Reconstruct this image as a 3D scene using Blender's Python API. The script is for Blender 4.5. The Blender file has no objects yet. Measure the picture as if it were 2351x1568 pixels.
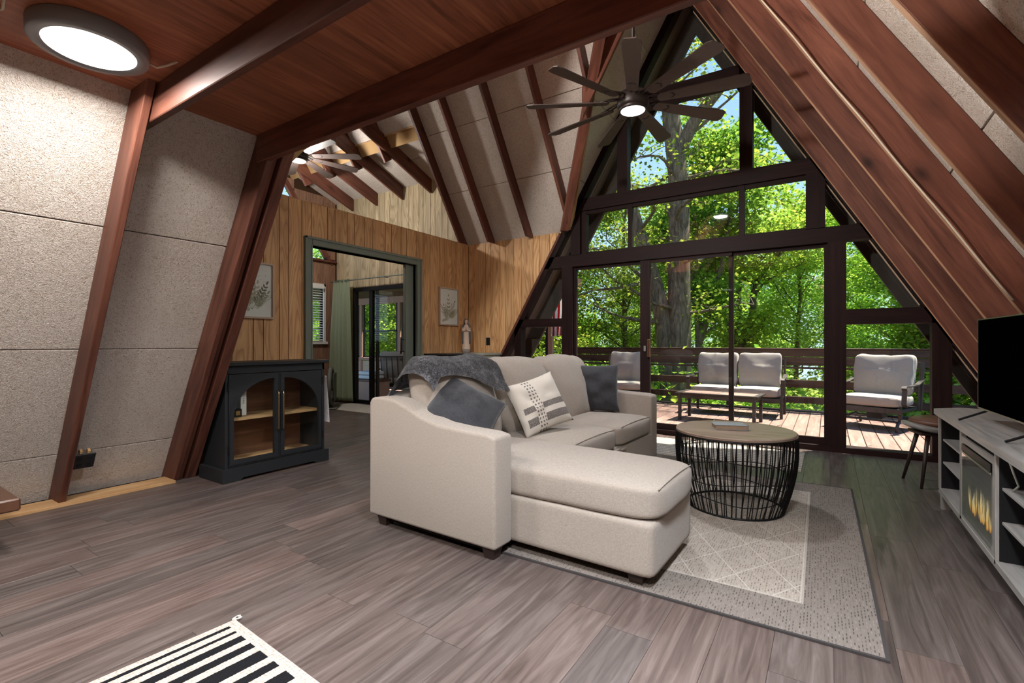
import bpy, bmesh, math, random
import numpy as np
from mathutils import Vector, Matrix, noise as mnoise
from mathutils.geometry import tessellate_polygon

S = bpy.context.scene
C = S.collection
rnd = random.Random(7)
R = math.radians
# ------------------------------------------------------------------ camera, light, exposure
cam = bpy.data.cameras.new('camera'); camo = bpy.data.objects.new('camera', cam); C.objects.link(camo)
camo.location = (0, 0, 1.1); camo.rotation_euler = (R(90), 0, R(33.25))
cam.sensor_width = 36; cam.lens = 36 * 1105 / 2351; cam.shift_y = 4 / 2351; cam.clip_start = .05; cam.clip_end = 400
S.camera = camo
S.view_settings.view_transform = 'Standard'; S.view_settings.look = 'None'
S.view_settings.gamma = 1; S.view_settings.use_curve_mapping = False
S.view_settings.exposure = 0.35
S.cycles.max_bounces = 6; S.cycles.diffuse_bounces = 4; S.cycles.glossy_bounces = 2; S.cycles.adaptive_threshold = .02
S.cycles.transparent_max_bounces = 10; S.cycles.transmission_bounces = 3
S.cycles.caustics_reflective = False; S.cycles.caustics_refractive = False
S.cycles.sample_clamp_indirect = 4

W = bpy.data.worlds.new('sky'); S.world = W; W.use_nodes = True
wn = W.node_tree.nodes; wl = W.node_tree.links; wn.clear()
wo = wn.new('ShaderNodeOutputWorld'); bg = wn.new('ShaderNodeBackground'); tc = wn.new('ShaderNodeTexCoord')
sx = wn.new('ShaderNodeSeparateXYZ'); rp = wn.new('ShaderNodeValToRGB')
wl.new(tc.outputs['Generated'], sx.inputs[0]); wl.new(sx.outputs['Z'], rp.inputs[0])
rp.color_ramp.elements[0].position = 0.0; rp.color_ramp.elements[0].color = (.62, .80, .95, 1)
rp.color_ramp.elements[1].position = .75; rp.color_ramp.elements[1].color = (.20, .42, .86, 1)
e = rp.color_ramp.elements.new(.22); e.color = (.44, .67, .95, 1)
wl.new(rp.outputs[0], bg.inputs[0]); bg.inputs[1].default_value = 1.15; wl.new(bg.outputs[0], wo.inputs[0])

sun = bpy.data.lights.new('sun', 'SUN'); sun.energy = 17; sun.angle = R(1.2); sun.color = (1, .93, .80)
suno = bpy.data.objects.new('sun', sun); C.objects.link(suno)
sd = Vector((.30, .42, 1.28)).normalized()
suno.rotation_euler = sd.to_track_quat('Z', 'Y').to_euler(); suno.location = (2, 12, 20)
DISCFILL = 60.0  # base power of the fill discs added under the loft
FANLAMP = 36.0
LOFTFILL = 380.0  # power of the fill lamp added out of view on the loft
# ------------------------------------------------------------------ node helpers
class NT:
    def __init__(s, name, rough=.6, spec=.4):
        s.m = bpy.data.materials.new(name); s.m.use_nodes = True
        s.n = s.m.node_tree.nodes; s.l = s.m.node_tree.links; s.n.clear()
        s.out = s.n.new('ShaderNodeOutputMaterial'); s.b = s.n.new('ShaderNodeBsdfPrincipled')
        s.l.new(s.b.outputs[0], s.out.inputs[0])
        s.set('Roughness', rough); s.set('Specular IOR Level', spec)
    def _i(s, sock, v):
        if isinstance(v, bpy.types.NodeSocket): s.l.new(v, sock)
        elif isinstance(v, (tuple, list)):
            sock.default_value = (*v, 1) if len(v) == 3 and len(sock.default_value) == 4 else v
        else: sock.default_value = v
    def set(s, k, v): s._i(s.b.inputs[k], v)
    def node(s, t, ins=(), **p):
        n = s.n.new('ShaderNode' + t)
        for k, v in p.items(): setattr(n, k, v)
        for k, v in (ins.items() if isinstance(ins, dict) else enumerate(ins)): s._i(n.inputs[k], v)
        return n
    def coord(s, kind='UV', scale=(1, 1, 1), loc=(0, 0, 0)):
        n = s.node('TexCoord'); mp = s.node('Mapping')
        s.l.new(n.outputs[kind], mp.inputs[0]); mp.inputs['Scale'].default_value = scale; mp.inputs['Location'].default_value = loc
        return mp.outputs[0]
    def noise(s, vec, scale=5, detail=4, dist=0, rough=.55):
        return s.node('TexNoise', {'Vector': vec, 'Scale': scale, 'Detail': detail, 'Distortion': dist, 'Roughness': rough}).outputs[0]
    def ramp(s, f, stops, interp='LINEAR'):
        n = s.node('ValToRGB', {0: f}); cr = n.color_ramp; cr.interpolation = interp
        while len(cr.elements) < len(stops): cr.elements.new(.5)
        for e, (p, c) in zip(cr.elements, stops):
            e.position = p; e.color = (*c, 1) if not isinstance(c, (int, float)) else (c, c, c, 1)
        return n.outputs[0]
    def mix(s, f, a, b, mode='MIX'):
        n = s.n.new('ShaderNodeMix'); n.data_type = 'RGBA'; n.blend_type = mode
        s._i(n.inputs[0], f); s._i(n.inputs[6], a); s._i(n.inputs[7], b)
        return n.outputs[2]
    def math(s, op, a, b=0.0, c=0.0): return s.node('Math', {0: a, 1: b, 2: c}, operation=op).outputs[0]
    def bump(s, h, strength=.3, dist=.01):
        n = s.node('Bump', {'Height': h, 'Strength': strength, 'Distance': dist}); s.set('Normal', n.outputs[0])
    def rand(s): return s.node('ObjectInfo').outputs['Random']
    def attr(s, name='piece'): return s.node('Attribute', attribute_name=name).outputs['Fac']

MATS = {}
def simple(name, col, rough=.6, spec=.4, metal=0, nz=0, nscale=40, bump=0):
    t = NT(name, rough, spec); t.set('Metallic', metal)
    if nz:
        v = t.coord('Object'); f = t.noise(v, nscale, 3)
        t.set('Base Color', t.mix(f, tuple(max(0, c * (1 - nz)) for c in col), tuple(c * (1 + nz) for c in col)))
        if bump: t.bump(f, bump, .004)
    else: t.set('Base Color', col)
    MATS[name] = t.m; return t.m

def wood(name, dark, mid, light, su=1.0, sv=16, rough=.5, var=.25, knots=0.0, bump=.12, wave=0.0, spec=.35):
    """UV in metres: u along the grain, v across it."""
    t = NT(name, rough, spec)
    v = t.coord('UV', (su, sv, 1))
    f = t.noise(v, 1.6, 7, .9, .6)
    v2 = t.coord('UV', (su * 5, sv * 9, 1)); f2 = t.noise(v2, 1.5, 3, .2)
    col = t.ramp(f, [(.30, dark), (.5, mid), (.72, light)])
    if wave:
        n1 = t.noise(t.coord('UV', (.85, 6.5, 1)), 1.0, 1.0, .25)
        w = t.math('FRACT', t.math('MULTIPLY', n1, 4.5 * wave))
        col = t.mix(.55, col, light); col = t.mix(t.ramp(w, [(.0, .75), (.16, .15), (.55, .0), (1, .62)]), col, dark)
        f = t.math('ADD', f, t.math('MULTIPLY', w, -.4))
    col = t.mix(t.math('MULTIPLY', f2, .35 if not wave else .16), col, dark)
    if knots:
        vk = t.coord('UV', (2.4, 4.4, 1))
        vo = t.node('TexVoronoi', {'Vector': vk, 'Scale': 1.0, 'Randomness': 1.0})
        k = t.math('LESS_THAN', t.node('SeparateColor', [vo.outputs['Color']]).outputs[0], knots)
        kd = t.ramp(vo.outputs['Distance'], [(.04, 1), (.075, .75), (.15, .3), (.28, 0)])
        col = t.mix(t.math('MULTIPLY', kd, k), col, tuple(c * .22 for c in dark))
    st = t.noise(t.coord('UV', (.9, 3.5, 1)), 1.0, 3, .6); col = t.mix(t.ramp(st, [(.48, 0), (.72, .55)]), col, dark)
    r = t.rand()
    bri = t.math('MULTIPLY_ADD', r, 2 * var, 1 - var)
    hs = t.node('HueSaturation', {'Value': bri, 'Color': col, 'Saturation': 1.0})
    t.set('Base Color', hs.outputs[0])
    t.set('Roughness', t.math('MULTIPLY_ADD', f, .2, rough - .1))
    t.bump(t.math('ADD', f, t.math('MULTIPLY', f2, .5)), bump, .004)
    MATS[name] = t.m; return t.m

wood('beam_wood', (.060, .020, .013), (.142, .050, .031), (.215, .083, .052), sv=11, rough=.5, knots=.34)
wood('ply_wood', (.17, .055, .026), (.34, .115, .056), (.50, .19, .095), su=1.2, sv=20, rough=.6, knots=.10, bump=.2, var=.12)
wood('dark_frame', (.007, .003, .003), (.016, .006, .0055), (.028, .010, .009), sv=20, rough=.6, var=.1, spec=.15)
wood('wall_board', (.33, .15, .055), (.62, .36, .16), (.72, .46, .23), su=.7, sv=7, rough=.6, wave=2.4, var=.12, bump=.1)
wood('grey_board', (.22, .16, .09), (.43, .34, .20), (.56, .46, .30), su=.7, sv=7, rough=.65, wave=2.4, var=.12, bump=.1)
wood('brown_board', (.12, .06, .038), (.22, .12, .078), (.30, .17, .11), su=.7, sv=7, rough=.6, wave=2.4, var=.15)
wood('soffit', (.045, .032, .027), (.10, .075, .062), (.17, .13, .11), sv=24, rough=.8, var=.15)
wood('deck_board', (.13, .07, .055), (.23, .135, .11), (.33, .20, .165), sv=10, rough=.8, var=.12)
wood('rail_board', (.035, .015, .009), (.075, .035, .022), (.12, .06, .04), sv=14, rough=.6, var=.15)
wood('raw_pine', (.45, .24, .10), (.62, .38, .18), (.72, .48, .26), sv=12, rough=.6, knots=.12)
wood('edge_wood', (.26, .12, .06), (.42, .24, .14), (.54, .34, .21), sv=14, rough=.6)
wood('table_top', (.17, .115, .085), (.30, .225, .175), (.40, .32, .26), sv=9, rough=.35, var=0)
wood('stand_wood', (.20, .19, .18), (.31, .295, .28), (.40, .38, .36), sv=16, rough=.45, var=.04)
wood('cabinet_back', (.09, .035, .018), (.17, .075, .035), (.25, .12, .06), sv=10, rough=.6)

def floor_mat():
    t = NT('floor_plank', .38, .32)
    v = t.coord('UV', (.8, 11, 1)); f = t.noise(v, 1.7, 8, 1.6, .62)
    v2 = t.coord('UV', (2.5, 60, 1)); f2 = t.noise(v2, 2.0, 4, .5)
    col = t.ramp(f, [(.28, (.036, .027, .025)), (.48, (.095, .073, .066)), (.72, (.175, .142, .132))])
    col = t.mix(t.math('MULTIPLY', f2, .5), col, (.075, .052, .047))
    hs = t.node('HueSaturation', {'Value': t.math('MULTIPLY_ADD', t.rand(), .34, .84), 'Color': col, 'Saturation': t.math('MULTIPLY_ADD', t.rand(), .4, .8)})
    t.set('Base Color', hs.outputs[0]); t.set('Roughness', t.math('MULTIPLY_ADD', f2, .2, .27))
    t.bump(t.math('ADD', f, t.math('MULTIPLY', f2, .6)), .12, .003)
    MATS['floor_plank'] = t.m
floor_mat()

def panel_mat():
    t = NT('fibre_panel', .95, .1)
    v = t.coord('Object'); a = t.noise(v, 85, 3, 1.8, .6); b = t.noise(v, 3, 3); c2 = t.noise(v, 45, 3, 2.5)
    col = t.mix(t.ramp(a, [(.33, 1), (.48, 0)]), (.74, .67, .61), (.42, .32, .23))
    col = t.mix(t.ramp(b, [(.4, 0), (.75, .28)]), col, (.50, .42, .33))
    t.set('Base Color', col); t.bump(t.math('ADD', a, t.math('MULTIPLY', c2, .6)), 1.0, .012)
    MATS['fibre_panel'] = t.m
panel_mat()

def fabric(name, col, col2, scale=260, rough=.95, bump=.25, var=.5, sheen=.2):
    t = NT(name, rough, .15)
    v = t.coord('Object', (1, 1, 1)); 
    a = t.noise(t.coord('Object', (1, 1, 6)), scale / 3, 2); b = t.noise(t.coord('Object', (6, 6, 1)), scale / 3, 2); d = t.noise(v, 4, 2)
    f = t.math('MULTIPLY', t.math('ADD', a, b), .5)
    f = t.ramp(f, [(.36, 0), (.64, 1)])
    c = t.mix(f, col2, col); c = t.mix(t.math('MULTIPLY', d, .25), c, col2)
    t.set('Base Color', c); t.set('Sheen Weight', sheen); t.bump(f, bump, .003)
    MATS[name] = t.m; return t
fabric('sofa_fabric', (.41, .36, .315), (.285, .245, .21))
fabric('dark_fabric', (.060, .062, .070), (.032, .033, .038), 160)
fabric('patio_fabric', (.36, .31, .27), (.27, .23, .20), 200)
fabric('curtain_fabric', (.48, .55, .38), (.38, .44, .30), 200)
fabric('white_cloth', (.70, .69, .70), (.55, .54, .55), 120, bump=.5)

def wool():
    t = NT('wool', 1.0, .05)
    v = t.coord('Object'); a = t.noise(v, 75, 4, 1.5, .7); b = t.noise(v, 12, 3, .6)
    f = t.math('ADD', t.math('MULTIPLY', a, .7), t.math('MULTIPLY', b, .3))
    t.set('Base Color', t.ramp(f, [(.40, (.020, .020, .024)), (.50, (.075, .075, .085)), (.60, (.30, .30, .33))]))
    t.set('Sheen Weight', .4); t.bump(a, .9, .01); MATS['wool'] = t.m
wool()

def patterned():
    """woven cushion: UV 0..1 over the front face"""
    t = NT('woven_cushion', .95, .1)
    sep = t.node('SeparateXYZ', [t.coord('UV')]); U, V = sep.outputs[0], sep.outputs[1]
    nz = t.noise(t.coord('UV', (90, 90, 1)), 1, 3)
    def band(x, lo, hi):
        return t.math('MULTIPLY', t.math('GREATER_THAN', x, lo), t.math('LESS_THAN', x, hi))
    wob = t.math('MULTIPLY', t.math('SINE', t.math('MULTIPLY', V, 75.0)), .006)
    Uw = t.math('ADD', U, wob)
    hor = t.math('MAXIMUM', band(V, .13, .27), band(V, .37, .48))
    hor = t.math('MULTIPLY', hor, t.math('MULTIPLY', t.math('GREATER_THAN', U, .08), t.math('LESS_THAN', U, .96)))
    ver = t.math('MAXIMUM', t.math('MAXIMUM', band(Uw, .285, .315), band(Uw, .345, .375)), band(Uw, .40, .425))
    notv = t.math('SUBTRACT', 1.0, band(U, .27, .44))
    m = t.math('MAXIMUM', t.math('MULTIPLY', hor, notv), ver)
    chk = t.math('GREATER_THAN', t.math('SINE', t.math('MULTIPLY', V, 95.0)), -.1)
    m = t.math('MULTIPLY', m, t.math('MAXIMUM', notv, chk))
    m = t.math('MULTIPLY', m, t.ramp(nz, [(.35, .35), (.5, 1)]))
    t.set('Base Color', t.mix(m, t.mix(nz, (.62, .57, .50), (.76, .72, .66)), (.135, .12, .118)))
    t.bump(nz, .5, .008); MATS['woven_cushion'] = t.m
patterned()

def rug_mat():
    """UV in metres from the back right corner, u along the long side (2.32), v across"""
    t = NT('rug_weave', 1, .05)
    sep = t.node('SeparateXYZ', [t.coord('UV')]); U, V = sep.outputs[0], sep.outputs[1]
    LU, LV = 2.32, 1.62
    eu = t.math('MINIMUM', U, t.math('SUBTRACT', LU, U)); ev = t.math('MINIMUM', V, t.math('SUBTRACT', LV, V))
    ed = t.math('MINIMUM', eu, ev)
    inner = t.math('GREATER_THAN', ed, .27)
    # broken dashes of the weave
    br = t.node('TexBrick', {'Vector': t.coord('UV', (1, 1, 1)), 'Scale': 1.0, 'Mortar Size': .0045, 'Brick Width': .026, 'Row Height': .0115, 'Mortar Smooth': .2, 'Bias': 0.0,
                'Color1': (.0, .0, .0, 1), 'Color2': (1, 1, 1, 1), 'Mortar': (.7, .7, .7, 1)}).outputs[0]
    nz = t.noise(t.coord('UV', (60, 200, 1)), 1, 2)
    wv = t.math('MULTIPLY_ADD', t.node('SeparateColor', [br]).outputs[0], .8, t.math('MULTIPLY', nz, .2))
    # pale diamond lines inside
    p, q = .40, .24
    a1 = t.math('ADD', t.math('DIVIDE', U, p), t.math('DIVIDE', V, q)); a2 = t.math('SUBTRACT', t.math('DIVIDE', U, p), t.math('DIVIDE', V, q))
    def line(a): return t.math('LESS_THAN', t.math('ABSOLUTE', t.math('SUBTRACT', t.math('FRACT', t.math('ADD', a, 40.0)), .5)), .013)
    ln = t.math('MULTIPLY', t.math('MAXIMUM', line(a1), line(a2)), inner)
    bl = t.math('MULTIPLY', t.math('GREATER_THAN', ed, .262), t.math('LESS_THAN', ed, .275))
    ln = t.math('MAXIMUM', ln, t.math('MULTIPLY', bl, .8))
    wv = t.ramp(wv, [(.25, 0), (.85, 1)]); lo = t.mix(inner, (.045, .038, .035), (.15, .125, .10)); hi = t.mix(inner, (.25, .22, .20), (.47, .42, .37))
    col = t.mix(wv, lo, hi); bn = t.noise(t.coord('UV', (3, 3, 1)), 1, 2); col = t.mix(t.math('MULTIPLY', bn, .4), col, (.20, .165, .14))
    col = t.mix(t.math('MULTIPLY', ln, .55), col, (.55, .51, .46))
    t.set('Base Color', t.mix(t.math('LESS_THAN', ed, .012), col, (.055, .05, .05)))
    t.bump(wv, .5, .004); MATS['rug_weave'] = t.m
rug_mat()

def loop_rug(name, stripes, base, dark, freq=90):
    """UV in metres: stripes = list of (lo, hi) in v, with start offset in u"""
    t = NT(name, 1, .05)
    sep = t.node('SeparateXYZ', [t.coord('UV')]); U, V = sep.outputs[0], sep.outputs[1]
    nz = t.noise(t.coord('UV', (140, 140, 1)), 1, 2); jit = t.math('MULTIPLY', t.math('SUBTRACT', nz, .5), .006)
    Vj = t.math('ADD', V, jit); m = None
    for lo, hi in stripes:
        b = t.math('MULTIPLY', t.math('GREATER_THAN', Vj, lo), t.math('LESS_THAN', Vj, hi)); m = b if m is None else t.math('MAXIMUM', m, b)
    if m is not None: m = t.math('MULTIPLY', m, t.math('GREATER_THAN', t.math('ADD', U, jit), .035))
    vo = t.node('TexVoronoi', {'Vector': t.coord('UV', (freq, freq * 1.6, 1)), 'Scale': 1.0, 'Randomness': .5}).outputs['Distance']
    bc = t.mix(t.ramp(vo, [(.25, 0), (.75, 1)]), base, tuple(c * .5 for c in base))
    t.set('Base Color', t.mix(m, bc, dark) if m is not None else bc)
    t.bump(t.math('SUBTRACT', 1.0, vo), .9, .006); MATS[name] = t.m

def glass():
    m = bpy.data.materials.new('window_glass'); m.use_nodes = True; n = m.node_tree.nodes; l = m.node_tree.links; n.clear()
    o = n.new('ShaderNodeOutputMaterial'); mx = n.new('ShaderNodeMixShader'); tr = n.new('ShaderNodeBsdfTransparent'); g = n.new('ShaderNodeBsdfGlossy'); lw = n.new('ShaderNodeLayerWeight'); lw.inputs[0].default_value = .5; pw = n.new('ShaderNodeMath'); pw.operation = 'POWER'; pw.inputs[1].default_value = 5
    fr = n.new('ShaderNodeMath'); fr.operation = 'MULTIPLY_ADD'; fr.inputs[1].default_value = .90; fr.inputs[2].default_value = .035; l.new(lw.outputs['Facing'], pw.inputs[0]); l.new(pw.outputs[0], fr.inputs[0]); g.inputs['Roughness'].default_value = .02; tr.inputs[0].default_value = (.96, .98, .97, 1)
    l.new(fr.outputs[0], mx.inputs[0]); l.new(tr.outputs[0], mx.inputs[1]); l.new(g.outputs[0], mx.inputs[2]); l.new(mx.outputs[0], o.inputs[0])
    MATS['glass'] = m
glass()
def leafmat(name, c1, c2, c3, tr=.45):
    m = bpy.data.materials.new(name); m.use_nodes = True; n = m.node_tree.nodes; l = m.node_tree.links; n.clear()
    o = n.new('ShaderNodeOutputMaterial'); mx = n.new('ShaderNodeMixShader'); d = n.new('ShaderNodeBsdfDiffuse'); t = n.new('ShaderNodeBsdfTranslucent')
    g = n.new('ShaderNodeNewGeometry'); r = n.new('ShaderNodeValToRGB'); oi = n.new('ShaderNodeObjectInfo'); hs = n.new('ShaderNodeHueSaturation'); ma = n.new('ShaderNodeMath'); mb = n.new('ShaderNodeMath')
    r.color_ramp.elements[0].color = (*c1, 1); r.color_ramp.elements[1].color = (*c3, 1); r.color_ramp.elements.new(.5).color = (*c2, 1)
    l.new(g.outputs['Random Per Island'], r.inputs[0]); l.new(r.outputs[0], hs.inputs['Color'])
    ma.operation = 'MULTIPLY_ADD'; ma.inputs[1].default_value = .55; ma.inputs[2].default_value = .72; l.new(oi.outputs['Random'], ma.inputs[0]); l.new(ma.outputs[0], hs.inputs['Value'])
    mb.operation = 'MULTIPLY_ADD'; mb.inputs[1].default_value = .035; mb.inputs[2].default_value = .483; l.new(oi.outputs['Random'], mb.inputs[0]); l.new(mb.outputs[0], hs.inputs['Hue'])
    l.new(hs.outputs[0], d.inputs[0]); l.new(hs.outputs[0], t.inputs[0]); mx.inputs[0].default_value = tr
    l.new(d.outputs[0], mx.inputs[1]); l.new(t.outputs[0], mx.inputs[2]); l.new(mx.outputs[0], o.inputs[0]); MATS[name] = m
leafmat('leaf', (.13, .25, .03), (.30, .46, .055), (.60, .68, .10), .5)
leafmat('leaf_far', (.24, .38, .10), (.40, .56, .14), (.58, .70, .20), .5)
leafmat('leaf_dark', (.08, .19, .025), (.18, .34, .04), (.36, .54, .07), .5)
def emis(name, col, s):
    m = bpy.data.materials.new(name); m.use_nodes = True; n = m.node_tree.nodes; n.clear()
    o = n.new('ShaderNodeOutputMaterial'); e = n.new('ShaderNodeEmission'); e.inputs[0].default_value = (*col, 1); e.inputs[1].default_value = s
    m.node_tree.links.new(e.outputs[0], o.inputs[0]); MATS[name] = m
emis('lamp_glow', (1, .97, .93), 2.5); 
def flame():
    t = NT('flame', 1, 0); t.set('Base Color', (.0, .0, .0))
    g = t.node('SeparateXYZ', [t.coord('UV')]).outputs[1]
    t.set('Emission Color', t.ramp(g, [(.0, (1, .35, .05)), (.35, (1, .62, .18)), (.8, (1, .85, .5))])); t.set('Emission Strength', t.ramp(g, [(0, .6), (.3, 1), (1, .75)]))
    MATS['flame'] = t.m
flame()
def bark():
    t = NT('bark', .95, .1); v = t.coord('Object', (1, 1, .22)); f = t.noise(v, 16, 6, .8, .65); g = t.noise(t.coord('Object'), 2.2, 3)
    c = t.ramp(f, [(.34, (.055, .042, .032)), (.5, (.17, .135, .105)), (.68, (.30, .25, .20))]); c = t.mix(t.math('MULTIPLY', g, .5), c, (.11, .10, .07))
    t.set('Base Color', c); t.bump(f, 1.0, .05); MATS['bark'] = t.m
bark()
simple('black_metal', (.012, .011, .011), .45, .5, .6)
simple('fan_bronze', (.022, .015, .013), .45, .5, .4)
simple('fan_blade', (.050, .036, .032), .5, .4, nz=.3, nscale=30)
simple('patio_metal', (.045, .036, .034), .5, .5, .5, nz=.4, nscale=60)
simple('cabinet_paint', (.017, .019, .022), .45, .35, nz=.12, nscale=60)
simple('trim_green', (.16, .185, .15), .5, .4, nz=.08, nscale=8)
simple('brass', (.42, .30, .17), .3, .5, 1)
simple('silver', (.55, .55, .53), .3, .5, 1)
simple('screen_black', (.0006, .0006, .0007), .7, .0)
simple('black_plastic', (.010, .010, .011), .4, .4)
simple('black_inside', (.010, .010, .011), .7, .2)
simple('lamp_shell', (.20, .20, .21), .5, .4)
simple('white_paint', (.62, .61, .58), .5, .4)
simple('slat_white', (.72, .72, .68), .5, .4)
simple('groove', (.05, .025, .013), .9, .1)
simple('joint_fibre', (.42, .27, .13), .95, .05)
simple('slab_grey', (.20, .19, .18), .9, .1)
simple('fascia', (.055, .045, .040), .7, .2, nz=.3, nscale=12)
simple('seat_leather', (.11, .050, .032), .45, .4, nz=.25, nscale=30)
simple('seat_grey', (.22, .215, .21), .3, .5, nz=.1)
simple('stool_leg', (.030, .018, .015), .4, .4)
simple('print_paper', (.88, .87, .85), .7, .2)
simple('frame_wood', (.48, .35, .26), .5, .3, nz=.12, nscale=60)
simple('ink_light', (.52, .50, .40), .8, .1); simple('ink_mid', (.36, .35, .26), .8, .1); simple('ink_dark', (.17, .16, .11), .8, .1)
simple('credenza', (.30, .31, .26), .5, .3, nz=.08, nscale=10)
simple('robe_cream', (.60, .47, .38), .5, .35, nz=.15, nscale=30); simple('mantle_blue', (.24, .29, .32), .5, .3, nz=.2, nscale=30); simple('skin_paint', (.62, .42, .31), .5, .3); simple('stone_base', (.22, .19, .17), .8, .2, nz=.4, nscale=40); simple('hair_brown', (.12, .06, .035), .6, .2)
simple('book_cover', (.26, .28, .30), .5, .4, nz=.2, nscale=40); simple('pages', (.33, .24, .17), .9, .1, nz=.3, nscale=90)
simple('porch_pink', (.40, .24, .18), .7, .2, nz=.15); simple('siding', (.52, .43, .33), .7, .2, nz=.08)
simple('ground', (.10, .17, .035), .95, .05, nz=.7, nscale=1.5)
simple('fan_grey', (.10, .105, .09), .5, .3, nz=.25, nscale=14); simple('pale_plastic', (.50, .50, .46), .4, .4, nz=.2, nscale=10)
simple('flag_red', (.50, .02, .03), .8, .1); simple('flag_white', (.75, .74, .76), .8, .1); simple('flag_blue', (.03, .04, .16), .8, .1)
simple('gloss_wood', (.085, .035, .018), .2, .6, nz=.4, nscale=14)
simple('cream_cable', (.62, .55, .44), .5, .3)
simple('plant_green', (.10, .25, .04), .6, .3, nz=.4)
simple('amber_print', (.35, .20, .07), .6, .2); simple('blue_print', (.15, .30, .38), .5, .3)
# ------------------------------------------------------------------ object helpers
def link(name, me, mat=None, parent=None, loc=None, smooth=False):
    o = bpy.data.objects.new(name, me); C.objects.link(o)
    if mat is not None and me is not None and not me.materials: me.materials.append(MATS[mat] if isinstance(mat, str) else mat)
    if parent is not None: o.parent = parent
    if loc is not None: o.location = loc
    if smooth and me is not None: me.polygons.foreach_set('use_smooth', [True] * len(me.polygons))
    return o
def thing(name, label, cat, loc=(0, 0, 0), rz=0, group=None):
    o = bpy.data.objects.new(name, None); C.objects.link(o); o.location = loc; o.rotation_euler = (0, 0, rz); o.empty_display_size = .1
    tag(o, label, cat, group); return o
def tag(o, label, cat, group=None):
    o['label'] = label; o['category'] = cat
    if group: o['group'] = group
    return o
def struct(o): o['kind'] = 'structure'; return o
def stuff(o): o['kind'] = 'stuff'; return o
def dup(root, loc, rz=None, label=None):
    def cp(o, par):
        c = o.copy(); C.objects.link(c)
        if par is not None: c.parent = par
        for ch in o.children: cp(ch, c)
        return c
    r = cp(root, None); r.location = loc
    if rz is not None: r.rotation_euler = (0, 0, rz)
    if label: r['label'] = label
    return r
def frombm(bm, name='m'):
    me = bpy.data.meshes.new(name); bm.to_mesh(me); bm.free(); return me
def boxbm(bm, lo, hi, bev=0):
    lo, hi = [min(a, b) for a, b in zip(lo, hi)], [max(a, b) for a, b in zip(lo, hi)]
    r = bmesh.ops.create_cube(bm, size=1.0); vs = r['verts']
    for v in vs: v.co = Vector([lo[i] + (v.co[i] + .5) * (hi[i] - lo[i]) for i in range(3)])
    if bev:
        es = list({e for v in vs for e in v.link_edges}); b = min(bev, min(h - l for l, h in zip(lo, hi)) * .45)
        bmesh.ops.bevel(bm, geom=es, offset=b, segments=1, affect='EDGES', profile=.7)
def box(name, lo, hi, mat, parent=None, bev=.003, loc=None):
    bm = bmesh.new(); boxbm(bm, lo, hi, bev); 
    me = frombm(bm, name); uvbox(me); return link(name, me, mat, parent, loc)
def uvbox(me, off=None):
    """metre UVs: u along the longest side"""
    co = np.empty(len(me.vertices) * 3); me.vertices.foreach_get('co', co); co = co.reshape(-1, 3)
    ext = co.max(0) - co.min(0); ax = int(ext.argmax()); o2 = [i for i in range(3) if i != ax]
    li = np.empty(len(me.loops), dtype=np.int32); me.loops.foreach_get('vertex_index', li)
    ou, ov = off or (rnd.random() * 20, rnd.random() * 20)
    uv = me.uv_layers.new(name='UVMap'); c = co[li]
    pn = np.empty(len(me.polygons) * 3); me.polygons.foreach_get('normal', pn); pn = np.abs(pn.reshape(-1, 3))
    ls = np.array([p.loop_total for p in me.polygons]); pn = np.repeat(pn, ls, axis=0)
    use = np.where(pn[:, o2[0]] > pn[:, o2[1]], c[:, o2[1]], c[:, o2[0]] + 3)
    uv.data.foreach_set('uv', np.stack([c[:, ax] + ou, use + ov], 1).ravel().astype(np.float32))
def plank(name, p0, p1, wdir, w, h, mat, parent=None, clips=(), bev=.003):
    """beam from p0 to p1, w wide along wdir, h deep across; clips = [(point, outward normal)]"""
    p0, p1 = Vector(p0), Vector(p1); a = (p1 - p0); L = a.length; a.normalize()
    wv = Vector(wdir); wv = (wv - a * wv.dot(a)).normalized(); hv = a.cross(wv)
    W2, H2 = w / 2, h / 2; b = min(bev, W2 * .4, H2 * .4)
    sec = [(-W2 + b, -H2), (W2 - b, -H2), (W2, -H2 + b), (W2, H2 - b), (W2 - b, H2), (-W2 + b, H2), (-W2, H2 - b), (-W2, -H2 + b)] if b > 0 else [(-W2, -H2), (W2, -H2), (W2, H2), (-W2, H2)]
    n = len(sec); per = [0]
    for i in range(n):
        q, r = sec[i], sec[(i + 1) % n]; per.append(per[-1] + math.hypot(q[0] - r[0], q[1] - r[1]))
    bm = bmesh.new(); uvl = bm.loops.layers.uv.new('UVMap'); ou, ov = rnd.random() * 30, rnd.random() * 30
    r0 = [bm.verts.new(p0 + wv * x + hv * y) for x, y in sec]; r1 = [bm.verts.new(p1 + wv * x + hv * y) for x, y in sec]
    for i in range(n):
        j = (i + 1) % n; f = bm.faces.new((r0[i], r0[j], r1[j], r1[i]))
        for lp, uv in zip(f.loops, ((0, per[i]), (0, per[i + 1]), (L, per[i + 1]), (L, per[i]))): lp[uvl].uv = (uv[0] + ou, uv[1] + ov)
    for ring, flip in ((r0, True), (r1, False)):
        f = bm.faces.new(list(reversed(ring)) if flip else ring)
        for lp in f.loops: d = lp.vert.co - p0; lp[uvl].uv = (d.dot(hv) + ou, d.dot(wv) + ov)
    for co, no in clips:
        g = bm.verts[:] + bm.edges[:] + bm.faces[:]
        if not bm.verts: break
        bmesh.ops.bisect_plane(bm, geom=g, plane_co=Vector(co), plane_no=Vector(no), clear_outer=True)
        bo = [e for e in bm.edges if e.is_boundary]
        if bo: bmesh.ops.holes_fill(bm, edges=bo, sides=0)
    if not bm.faces: bm.free(); return None
    bmesh.ops.recalc_face_normals(bm, faces=bm.faces[:])
    return link(name, frombm(bm, name), mat, parent)
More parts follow.
